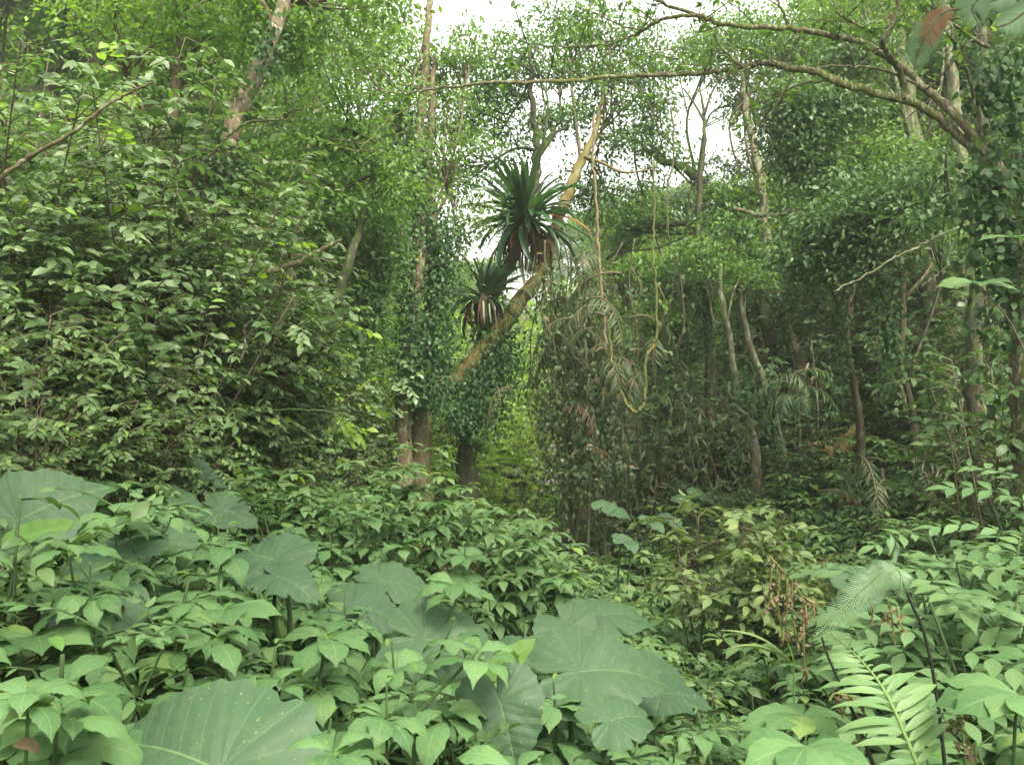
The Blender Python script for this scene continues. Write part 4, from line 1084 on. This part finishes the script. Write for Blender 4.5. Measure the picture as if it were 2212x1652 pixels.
def upright_leaf(label, pts_px, D, ln, wid, seed, tilt):
    a, b = at(*pts_px[0], D), at(*pts_px[1], D)
    g = float(ground(a[0], a[1]))
    root = thing('young_taro', label, 'taro plant', (a[0], a[1], g))
    tpl = leaf_tpl(16, 6, OV_T, [.3, .75, .95, 1, .95, .85, .68, .45, .22, .02], wid, droop=.25, fold=.55, curl=.1, wave=.10)
    mobj('leaf', MB().leaves(tpl, [a], b - a, tilt, np.linalg.norm(b - a)), M['young'], root)
    mobj('stem', MB().tube(smooth([[a[0], a[1], g - .05], [a[0], a[1], (a[2] + g) / 2], a], 5), [.012, .009, .006], 6), M['stem'], root)
upright_leaf('bright green young leaf standing folded between the two big centre leaves', [(1055, 1480), (1152, 1376)], 3.45, .2, .22, 1, [-.5, -.8, .35])
upright_leaf('bright green young leaf seen edge on at the left edge', [(5, 1175), (168, 1122)], 3.7, .2, .16, 2, [.25, -.7, .7])
upright_leaf('small bright young leaf poking up in the left herb patch', [(318, 1128), (314, 1090)], 4.4, .2, .3, 3, [.1, -.8, .4])

# ------------------------------------------------------------------ herbs with whorled drooping leaves
def herb_arrays(rng, H, n_top=6, tiers=2):
    pos, d, nr, L = [], [], [], []
    lean = rng.standard_normal(2) * .09
    fan = rng.uniform(0, 6.28)
    for t in range(tiers):
        h = H * (1 - .26 * t); c = np.array([lean[0] * h / H, lean[1] * h / H, h])
        n = n_top + (1 if t else 0)
        for i in range(n):
            a = fan + t * .5 + i * 2 * math.pi / n + rng.normal() * .16
            el = rng.uniform(-.12, .22) - t * .18
            dd = np.array([math.cos(a) * math.cos(el), math.sin(a) * math.cos(el), math.sin(el)])
            pos.append(c + dd * .012 + np.array([0, 0, rng.uniform(-.03, .02)]))
            d.append(dd); nr.append(np.array([0, 0, 1.]) + rng.standard_normal(3) * .12)
            L.append(rng.uniform(.12, .19) * (1.1 if t else 1))
    return np.array(pos), np.array(d), np.array(nr), np.array(L), lean

def herb_protos(nv):
    out = []
    for i in range(nv):
        rng = rng_of(400 + i); H = .62
        p, d, n, L, lean = herb_arrays(rng, H * rng.uniform(.8, 1.1), 7 + i % 2, 3)
        lv = MB()
        lv.leaves(LEAF_HERB if i % 2 else LEAF_HERB2, p, d, n, L, L * rng.uniform(.85, 1.1))
        top = np.array([lean[0], lean[1], H])
        st = MB().tube(smooth([[0, 0, -.1], [lean[0] * .2, lean[1] * .2, H * .5], top], 5), [.008, .006, .004], 6)
        yg = MB()
        k = 1
        a = rng.uniform(0, 6.28, k)
        yd = np.stack([np.cos(a) * .8, np.sin(a) * .8, np.full(k, .15)], 1)
        yg.leaves(LEAF_YOUNG, np.repeat(top[None], k, 0) + [0, 0, .008], yd, [0, 0, 1.], rng.uniform(.04, .08, k))
        ms = st.mesh('herb_stem'); ms.materials.append(M['stem'])
        ml = lv.mesh('herb_foliage'); ml.materials.append(M['herb'])
        my = yg.mesh('herb_young'); my.materials.append(M['young'])
        out.append((ms, ml, my))
    return out
HP = herb_protos(9)

def zone(px, py):
    if py < 1330:
        if px < 640: return 'left herb patch among the back taro leaves'
        return 'herb mound in the middle ground left of the dark hollow' if px < 1000 else 'herb mound in the middle ground right of the dark hollow'
    if px < 420: return 'bottom left corner around the huge taro leaf'
    if px < 900: return 'lower left foreground between the huge taro leaf and the hollow'
    if px < 1420: return 'lower centre foreground around the heart shaped taro leaf'
    if px < 1800: return 'lower right foreground left of the feathery fern'
    return 'lower right corner behind the feathery fern'

def herb_field():
    rng = rng_of(500)
    pts = []
    cand = 0
    while len(pts) < 300 and cand < 40000:
        cand += 1
        y = math.sqrt(rng.uniform(1.95 ** 2, 6.6 ** 2)); x = rng.uniform(-.60, .60) * y
        if any((x - a) ** 2 + (y - b) ** 2 < .2 ** 2 for a, b in pts):
            continue
        px, py = 1106 + x / y * F, 826 + (CZ - float(ground(x, y)) - .6) / y * F
        if 800 < px < 960 and 1250 < py < 1330:      # the dark hollow
            continue
        if (y < 2.6 and 225 < px < 640) or (px < 180 and 3.3 < y < 4.3) or (280 < px < 700 and 3.7 < y < 4.3) or (960 < px < 1400 and 3.3 < y < 3.75):
            continue
        if px > 1880 and py < 1500 and rng.uniform() < .6:
            continue
        pts.append((x, y))
    for i, (x, y) in enumerate(pts):
        ms, ml, my = HP[int(rng.integers(len(HP)))]
        z = float(ground(x, y)); px, py = 1106 + x / y * F, 826 + (CZ - z - .6) / y * F
        zn = zone(px, py)
        if i % 6 == 5:
            zs = 'left' if px < 1106 else 'right'
            put_shrub(['seedling', 'seedling_pale'][i // 6 % 2], 0, y, rng.uniform(.5, .8), ['dark green small leaved seedling among the whorled herbs on the %s' % zs, 'light green small leaved seedling among the whorled herbs on the %s' % zs][i // 6 % 2],
                      name='seedling', group=f'seedlings among the {zs} herbs', seed=i, cat='seedling', x=x)
            continue
        t = thing('whorled_herb', f'whorled herb with drooping leaves, {zn}', 'herb', (x, y, z), f'herbs of the {zn}')
        s = rng.uniform(.8, 1.3)
        t.scale = (s, s, rng.uniform(.9, 1.25)); t.rotation_euler = (rng.normal() * .12, rng.normal() * .12, rng.uniform(0, 6.28))
        mobj('stem', ms, None, t); mobj('foliage', ml, None, t); mobj('young_leaves', my, None, t)
    print('herbs', len(pts), cand)
    return pts
HERBS = herb_field()

def undergrowth():
    rng = rng_of(510)
    near, mid, far = MB(), MB(), MB()
    # low leaves under the herbs
    def scatter(n, y0, y1, pw=2.0, ux=.64):
        y = (rng.uniform(y0 ** pw, y1 ** pw, n)) ** (1 / pw); x = rng.uniform(-ux, ux, n) * y
        return x, y, ground(x, y)
    def plants(mb, xs, ys, zs, H, Lr, tpl, tiers, ntop, W=1.0):
        P, D_, N_, L_ = [], [], [], []
        for x, y, z in zip(xs, ys, zs):
            h = H * rng.uniform(.6, 1.25); s = rng.uniform(*Lr) / .14
            p, d, n, L, _ = herb_arrays(rng, h, ntop, tiers)
            P.append(p + [x, y, z]); D_.append(d); N_.append(n); L_.append(L * s)
        L_ = np.concatenate(L_)
        mb.leaves(tpl, np.vstack(P), np.vstack(D_), np.vstack(N_), L_, L_ * W)
    x, y, z = scatter(900, 1.6, 7.5)
    k = ~((np.abs(1106 + x / y * F - 925) < 75) & (y > 4.5) & (y < 5.9))
    plants(near, x[k], y[k], z[k], .34, (.10, .15), LEAF_HERB_LO, 2, 5)
    x, y, z = scatter(1900, 6.2, 12.5)
    k = ~((np.abs(1106 + x / y * F - 890) < 70) & (y < 7.0))
    plants(mid, x[k], y[k], z[k], .62, (.11, .15), LEAF_HERB_LO, 3, 8)
    x, y, z = scatter(4600, 12, 34, 1.5, .62)
    plants(far, x, y, z, .65, (.11, .18), LEAF_LO, 3, 7)
    tag(mobj('low_undergrowth', near, M['herb_mid']), 'low shaded leaves covering the ground under the herbs', 'undergrowth', kind='stuff')
    tag(mobj('bank_undergrowth', mid, M['herb_mid']), 'whorled herbs blanketing the middle banks of the gully', 'undergrowth', kind='stuff')
    tag(mobj('slope_undergrowth', far, M['mid']), 'distant leafy undergrowth covering the forest slopes', 'undergrowth', kind='stuff')
    lit = MB()
    x, y, z = scatter(2500, 2, 16)
    lit.leaves(LEAF_LO, np.stack([x, y, z + .02], 1), unit(np.stack([rng.standard_normal(len(x)), rng.standard_normal(len(x)), rng.normal(0, .2, len(x))], 1)), [0, 0, 1.], rng.uniform(.07, .14, len(x)))
    tag(mobj('leaf_litter', lit, M['litter']), 'brown fallen leaves scattered over the soil', 'leaf litter', kind='stuff')
undergrowth()

# ------------------------------------------------------------------ right foreground: pinnate shrubs, ferns, dead fronds
def compound_leaf(mb, rm, c, d, n, ln, pairs, Ll, rng, tpl=LEAF_PIN, droop=.7):
    d = unit(d); P = [np.asarray(c, float)]
    for i in range(8):
        d = unit(d + np.array([0, 0, -droop / 8])); P.append(P[-1] + d * ln / 8)
    P = np.array(P); rm.tube(P, [.004, .002], 4)
    t = np.linspace(.28, .96, pairs); Q = interp_path(P, t); tg = unit(np.gradient(Q, axis=0)) if pairs > 1 else d[None]
    side = unit(np.cross(tg, n))
    for s in (1, -1):
        dd = unit(side * s * 1.0 + tg * .55 + rng.standard_normal(Q.shape) * .06)
        nn = unit(np.broadcast_to(n, Q.shape) + side * s * .15 + rng.standard_normal(Q.shape) * .08)
        mb.leaves(tpl, Q, dd, nn, Ll * np.interp(t, [.2, .6, 1], [.8, 1.05, .9]) * rng.uniform(.9, 1.1, pairs))
    mb.leaves(tpl, P[-1:], tg[-1], n, Ll * 1.05)

def pinnate_shrub(label, px, D, H, nst, seed, group='feather leaved shrubs at the right'):
    rng = rng_of(seed); x = (px - 1106) / F * D; g = float(ground(x, D))
    root = thing('pinnate_shrub', label, 'shrub', (x, D, g), group)
    st, lv = MB(), MB()
    b = np.array([x, D, g])
    for i in range(nst):
        a = rng.uniform(0, 6.28); h = H * rng.uniform(.7, 1.0)
        e = b + np.array([math.cos(a) * .3, math.sin(a) * .3, h])
        P = smooth([b + [0, 0, -.1], (b + e) / 2 + [0, 0, .05], e], 5); st.tube(P, [.011, .006], 6)
        for t in np.linspace(.4, 1, 8):
            c = interp_path(P, np.array([t]))[0]; aa = rng.uniform(0, 6.28)
            d = np.array([math.cos(aa), math.sin(aa) - .25, rng.uniform(.1, .6)])
            compound_leaf(lv, st, c, d, unit(np.array([0, -.25, 1.]) + rng.standard_normal(3) * .15), rng.uniform(.32, .46), 4, rng.uniform(.12, .165), rng)
    mobj('stems', st, M['stem'], root); mobj('foliage', lv, M['pinnate'], root)
for i, (px, D, H, n, lab) in enumerate([(1980, 5.2, 1.05, 4, 'feather leaved shrub tallest behind the hanging fern frond'),
                                        (2140, 5.0, 1.15, 5, 'feather leaved shrub against the right edge, upper one'),
                                        (2070, 4.2, 1.1, 5, 'feather leaved shrub right of the tall black fern stem'),
                                        (2180, 3.9, 1.15, 4, 'feather leaved shrub cut by the right edge'),
                                        (2110, 3.3, .85, 4, 'feather leaved shrub low at the right above the big soft leaf'),
                                        (1900, 5.9, 1.0, 4, 'feather leaved shrub furthest back on the right'),
                                        (2240, 5.9, 1.1, 5, 'feather leaved shrub below the dark pole trunk')]):
    pinnate_shrub(lab, px, D, H, n, 600 + i)

def fern_plant(label, stem_px, D, pinnae, seed, stem_mat='blackstem', leaf='treefern', w=(.006, .003)):
    """a tall dark stalk bearing feathery side fronds, each (start px, end px)"""
    rng = rng_of(seed)
    P = smooth(px_path(stem_px, D), 6); g = float(ground(P[0][0], P[0][1]))
    P = np.vstack([[P[0][0], P[0][1], g - .05], P])
    root = thing('tall_fern', label, 'fern', (P[0][0], P[0][1], g))
    mobj('stalk', MB().tube(P, w, 6), M[stem_mat], root)
    for (a, b, Lp, npin) in pinnae:
        A, B = at(a[0], a[1], D), at(b[0], b[1], D - .12)
        Q = smooth([A, (A + B) / 2 + np.array([0, -.02, .02]), B], 6)
        mb, rm = MB(), MB(); rm.tube(Q, [.003, .001], 4)
        t = np.linspace(.04, 1, npin); q = interp_path(Q, t); tg = unit(np.gradient(q, axis=0))
        side = unit(np.cross(tg, [0, -.8, .6]))
        for s in (1, -1):
            L_ = Lp * np.interp(t, [0, .3, .7, 1], [.8, 1, .75, .15])
            mb.leaves(LEAF_NARROW, q, unit(side * s + tg * .45), [0, -.8, .6], L_, L_ * .45)
        f = mobj('frond', mb, M[leaf], root); mobj('rachis', rm, M['rachis'], f, origin=root.location)
    return root
fern_plant('tall fern on a black stalk with feathery frond hanging down to the left', [(2042, 1660), (2022, 1490), (1996, 1366), (1970, 1306), (1945, 1245), (1925, 1200)], 2.75,
           [((1928, 1212), (1752, 1385), .055, 46), ((1918, 1232), (1785, 1378), .05, 40), ((1900, 1262), (1835, 1345), .045, 26), ((1935, 1225), (1946, 1290), .045, 20), ((1925, 1205), (1932, 1165), .04, 12), ((1940, 1225), (1900, 1275), .05, 20)], 1)
fern_plant('tall bare black fern stalk bending left with dead tips', [(1890, 1660), (1846, 1546), (1815, 1476), (1788, 1416), (1775, 1375)], 2.6, [], 2)

def light_fern():
    rng = rng_of(620); D = 2.55
    P = smooth(px_path([(1990, 1670, D - .1), (1915, 1500, D), (1850, 1416, D + .15), (1795, 1370, D + .3)]), 8)
    g = float(ground(P[0][0], P[0][1]))
    root = thing('sword_fern', 'fresh light green fern frond with long side leaflets in the right foreground', 'fern', (P[0][0], P[0][1], g))
    P2 = np.vstack([[P[0][0] + .02, P[0][1], g - .05], P])
    mobj('rachis', MB().tube(P2, [.006, .002], 6), M['rachis'], root)
    mb = MB(); tpl = leaf_tpl(8, 2, OV_T, LA_W, .085, droop=.85, fold=.2, lift=.15, wave=.1)
    n = 20; t = np.linspace(.05, 1, n); q = interp_path(P, t); tg = unit(np.gradient(q, axis=0))
    nrm = np.array([0, -.55, .85]); side = unit(np.cross(tg, nrm))
    for s in (1, -1):
        L_ = .165 * np.interp(t, [0, .3, .7, 1], [.9, 1.05, .8, .35])
        mb.leaves(tpl, q, unit(side * s + tg * .35 + rng.standard_normal(q.shape) * .06), nrm + rng.standard_normal(q.shape) * .14, L_ * rng.uniform(.7, 1.15, n) * np.where(rng.uniform(size=n) < .1, .35, 1))
    mobj('leaflets', mb, M['fern'], root)
light_fern()

def dead_strands(label, strands, D, seed, name='dead_fern'):
    rng = rng_of(seed)
    c = at(*strands[0][0], D)
    root = thing(name, label, 'dead fern', c)
    for st in strands:
        P = smooth(px_path(st, D) + rng.standard_normal((len(st), 3)) * .004, 6)
        ln = np.linalg.norm(np.diff(P, axis=0), axis=1).sum(); n = max(12, int(ln / .006))
        Q = interp_path(P, rng.uniform(0, 1, n))
        so = mobj('stalk', MB().tube(P, [.004, .0025], 5), M['rot'], root)
        mobj('withered_foliage', MB().leaves(LEAF_LO, Q, unit(rng.standard_normal((n, 3)) + [0, 0, -.8]), unit(rng.standard_normal((n, 3))), rng.uniform(.012, .03, n)), M['litter'], so, origin=root.location)
dead_strands('bundle of dead brown fern fronds hanging left of the black stalks', [
    [(1662, 1205), (1690, 1232), (1712, 1260), (1735, 1300), (1742, 1340)], [(1690, 1232), (1682, 1290), (1685, 1340), (1690, 1390)], [(1712, 1262), (1716, 1320), (1720, 1380), (1722, 1412)],
    [(1735, 1300), (1738, 1370), (1738, 1420), (1746, 1475)], [(1665, 1225), (1662, 1280), (1655, 1310)], [(1700, 1250), (1700, 1330), (1702, 1395)], [(1742, 1290), (1752, 1305), (1760, 1335)], [(1655, 1312), (1675, 1290), (1690, 1285)]], 3.0, 631)
dead_strands('dead curled fern tip arching over at the black stalk foot', [[(1795, 1515), (1800, 1500), (1825, 1496), (1853, 1511), (1867, 1550), (1862, 1585), (1850, 1600)], [(1800, 1500), (1815, 1520), (1822, 1540)]], 2.55, 632)
dead_strands('dead curled fern near the bottom right corner', [[(2050, 1568), (2075, 1546), (2095, 1543), (2112, 1553)], [(2055, 1566), (2085, 1581), (2092, 1600), (2110, 1622), (2105, 1650)], [(2060, 1600), (2085, 1610), (2100, 1640)]], 2.45, 633)
dead_strands('short dead brown fern tuft dangling beside the hanging frond', [[(1922, 1300), (1930, 1345), (1934, 1390)], [(1935, 1310), (1945, 1345), (1950, 1360)], [(1918, 1320), (1915, 1345)]], 2.7, 634)
dead_strands('small brown shrivelled leaf strand left of the dead tuft', [[(1886, 1290), (1884, 1320), (1888, 1345)], [(1880, 1243), (1892, 1230), (1904, 1222)]], 2.75, 635)

def big_soft(label, px, py, D, dirs, Ls, seed, mat='herb', name='broadleaf_herb', nrm=(0, -.35, 1.)):
    rng = rng_of(seed); c = at(px, py, D); g = float(ground(c[0], c[1]))
    root = thing(name, label, 'herb', (c[0], c[1], g))
    sw = .55 if name == 'sapling_sprig' else 0
    mobj('stem', MB().tube(smooth([[c[0] + sw, c[1] + .05, g - .05], [c[0] + sw * .9, c[1] + .03, g * .45 + c[2] * .55], [c[0] + sw * .4, c[1] + .02, g * .12 + c[2] * .88], c], 5), [.007, .003], 6), M['twig' if sw else 'stem'], root)
    tpl = leaf_tpl(12, 4, OV_T, OB_W, .27, droop=.8, fold=.12, curl=.15, lift=.15, wave=.06)
    for d, L in zip(dirs, Ls):
        a = math.radians(d)
        mobj('leaf', MB().leaves(tpl, [c], [math.cos(a), math.sin(a), rng.uniform(-.05, .15)], np.array(nrm) + rng.standard_normal(3) * .1, L), M[mat], root)
big_soft('broad herb with large pale leaves at the bottom right of centre', 1735, 1545, 2.75, [150, 185, 215, 250, 300, 100, 20], [.18, .2, .17, .15, .14, .16, .15], 641)
big_soft('broad dark leaf herb cut by the bottom edge left of the fern', 1740, 1612, 2.25, [165, 200, 240, 280, 320, 355], [.17, .18, .17, .17, .17, .15], 642)
big_soft('broad soft herb cut by the right edge low in the corner', 2200, 1500, 2.4, [170, 195, 220, 255, 290, 140], [.22, .2, .16, .2, .18, .2], 643)
big_soft('pale leaf cluster on a thin twig at the right, lower one', 2112, 612, 4.6, [175, 205, 250, 300, 345, 130], [.2, .16, .15, .18, .2, .15], 644, 'pinnate', 'sapling_sprig')
big_soft('pale leaf cluster on a thin twig at the right edge, upper one', 2190, 512, 4.4, [178, 30, 350, 140], [.17, .18, .16, .12], 645, 'pinnate', 'sapling_sprig')
big_soft('herb with light leaves in the bottom left corner', 40, 1590, 2.3, [185, 230, 270, 310, 350, 30], [.2, .2, .18, .2, .2, .15], 646)
big_soft('herb with arched leaves beside the huge taro leaf', 225, 1600, 2.45, [200, 240, 290, 340, 20, 100], [.15, .18, .2, .2, .18, .14], 647)
big_soft('herb with wide drooping leaves left of the huge taro leaf', 80, 1372, 2.9, [180, 215, 255, 300, 340, 10, 90], [.18, .18, .2, .2, .22, .2, .15], 648)
big_soft('herb with wide drooping leaves in the middle of the lower left patch', 490, 1315, 3.3, [180, 215, 255, 290, 330, 0, 90], [.2, .18, .18, .2, .2, .2, .16], 649)

def blades(label, px, py, D, tips, seed):
    c = at(px, py, D); g = float(ground(c[0], c[1]))
    root = thing('grass_tuft', label, 'grass', (c[0], c[1], g))
    tpl = leaf_tpl(10, 2, OV_T, LA_W, .035, droop=.8, fold=.3, lift=.3)
    mb = MB()
    b = np.array([c[0], c[1], c[2] - .1])
    for t in tips:
        e = at(t[0], t[1], D - .1); mb.leaves(tpl, [b], e - b + [0, 0, .05], [0, -.3, 1], np.linalg.norm(e - b) * 1.1)
    mobj('blades', mb, M['yellow'], root)
    mobj('stem', MB().tube(smooth([[c[0], c[1], g - .05], b], 4), [.005, .003], 5), M['stem'], root)
blades('pale grassy blades pointing left beneath the dead fern bundle', 1715, 1375, 3.3, [(1560, 1385), (1575, 1425), (1590, 1420), (1640, 1345)], 1)

# ------------------------------------------------------------------ haze volume added for the pale lens veil
def haze():
    me = bpy.data.meshes.new('haze')
    x0, x1, y0, y1, z0, z1 = -152, 152, -14, 222, -4, 62
    me.from_pydata([(x, y, z) for x in (x0, x1) for y in (y0, y1) for z in (z0, z1)], [], [(0, 1, 3, 2), (4, 6, 7, 5), (0, 4, 5, 1), (2, 3, 7, 6), (0, 2, 6, 4), (1, 5, 7, 3)])
    m = bpy.data.materials.new('haze'); m.use_nodes = True
    N, L = m.node_tree.nodes, m.node_tree.links
    N.clear(); out = N.new("ShaderNodeOutputMaterial"); v = N.new("ShaderNodeVolumePrincipled")
    v.inputs["Color"].default_value = (.93, .97, .92, 1); v.inputs["Density"].default_value = .0038; v.inputs["Anisotropy"].default_value = .6
    L.new(v.outputs[0], out.inputs["Volume"])
    me.materials.append(m)
    o = bpy.data.objects.new('haze', me); COL.objects.link(o)
    tag(o, 'thin haze volume added for the lens veil around the bright sky', 'haze', kind='stuff')
haze()

# ------------------------------------------------------------------ dead leaves caught on the herbs, thin hanging vines
def caught_leaves():
    rng = rng_of(700)
    tpl = leaf_tpl(6, 2, OV_T, OV_W, .3, droop=1.8, fold=.5, curl=.3)
    for i, (x, y) in enumerate(HERBS[::14][:20]):
        z = float(ground(x, y)) + .62
        mb = MB().leaves(tpl, [[x + .05, y - .08, z]], rng.standard_normal(3) * [1, 1, .3], [0, -.3, 1], rng.uniform(.05, .085))
        tag(mobj('dead_leaf', mb, M['litter']), 'small curled brown dead leaf caught on top of the green herbs', 'leaf', 'dead leaves caught on the herbs')
    for i in range(28):
        px = rng.uniform(1140, 1480) if i < 16 else rng.uniform(1165, 1340); D = rng.uniform(12.2, 14.5); y0 = rng.uniform(480, 640); y1 = rng.uniform(800, 930)
        k = 7
        pts = [(px + rng.normal() * 9 + (j - 3) * rng.normal() * 3, y0 + (y1 - y0) * j / (k - 1)) for j in range(k)]
        P = smooth(px_path(pts, D), 5)
        mb = MB().tube(P, [.012, .010, .006], 5, .1, rng)
        root = thing('hanging_vine', 'thin brownish vine in the hanging tangle between nest fern trunk and thicket', 'vine', P[-1], 'thin vines hanging in the gully tangle')
        mobj('stem', mb, M['twig'], root)
        n = 60
        Q = interp_path(P, rng.uniform(.05, 1, n)) + rng.standard_normal((n, 3)) * .1
        mobj('leaves', MB().leaves(LEAF_OV_LO, Q, unit(rng.standard_normal((n, 3)) + [0, 0, -.9]), unit(rng.standard_normal((n, 3)) * .5 + [0, -.5, .6]), rng.uniform(.06, .12, n)), M[['canopy', 'palm', 'mid'][i % 3]], root)
caught_leaves()
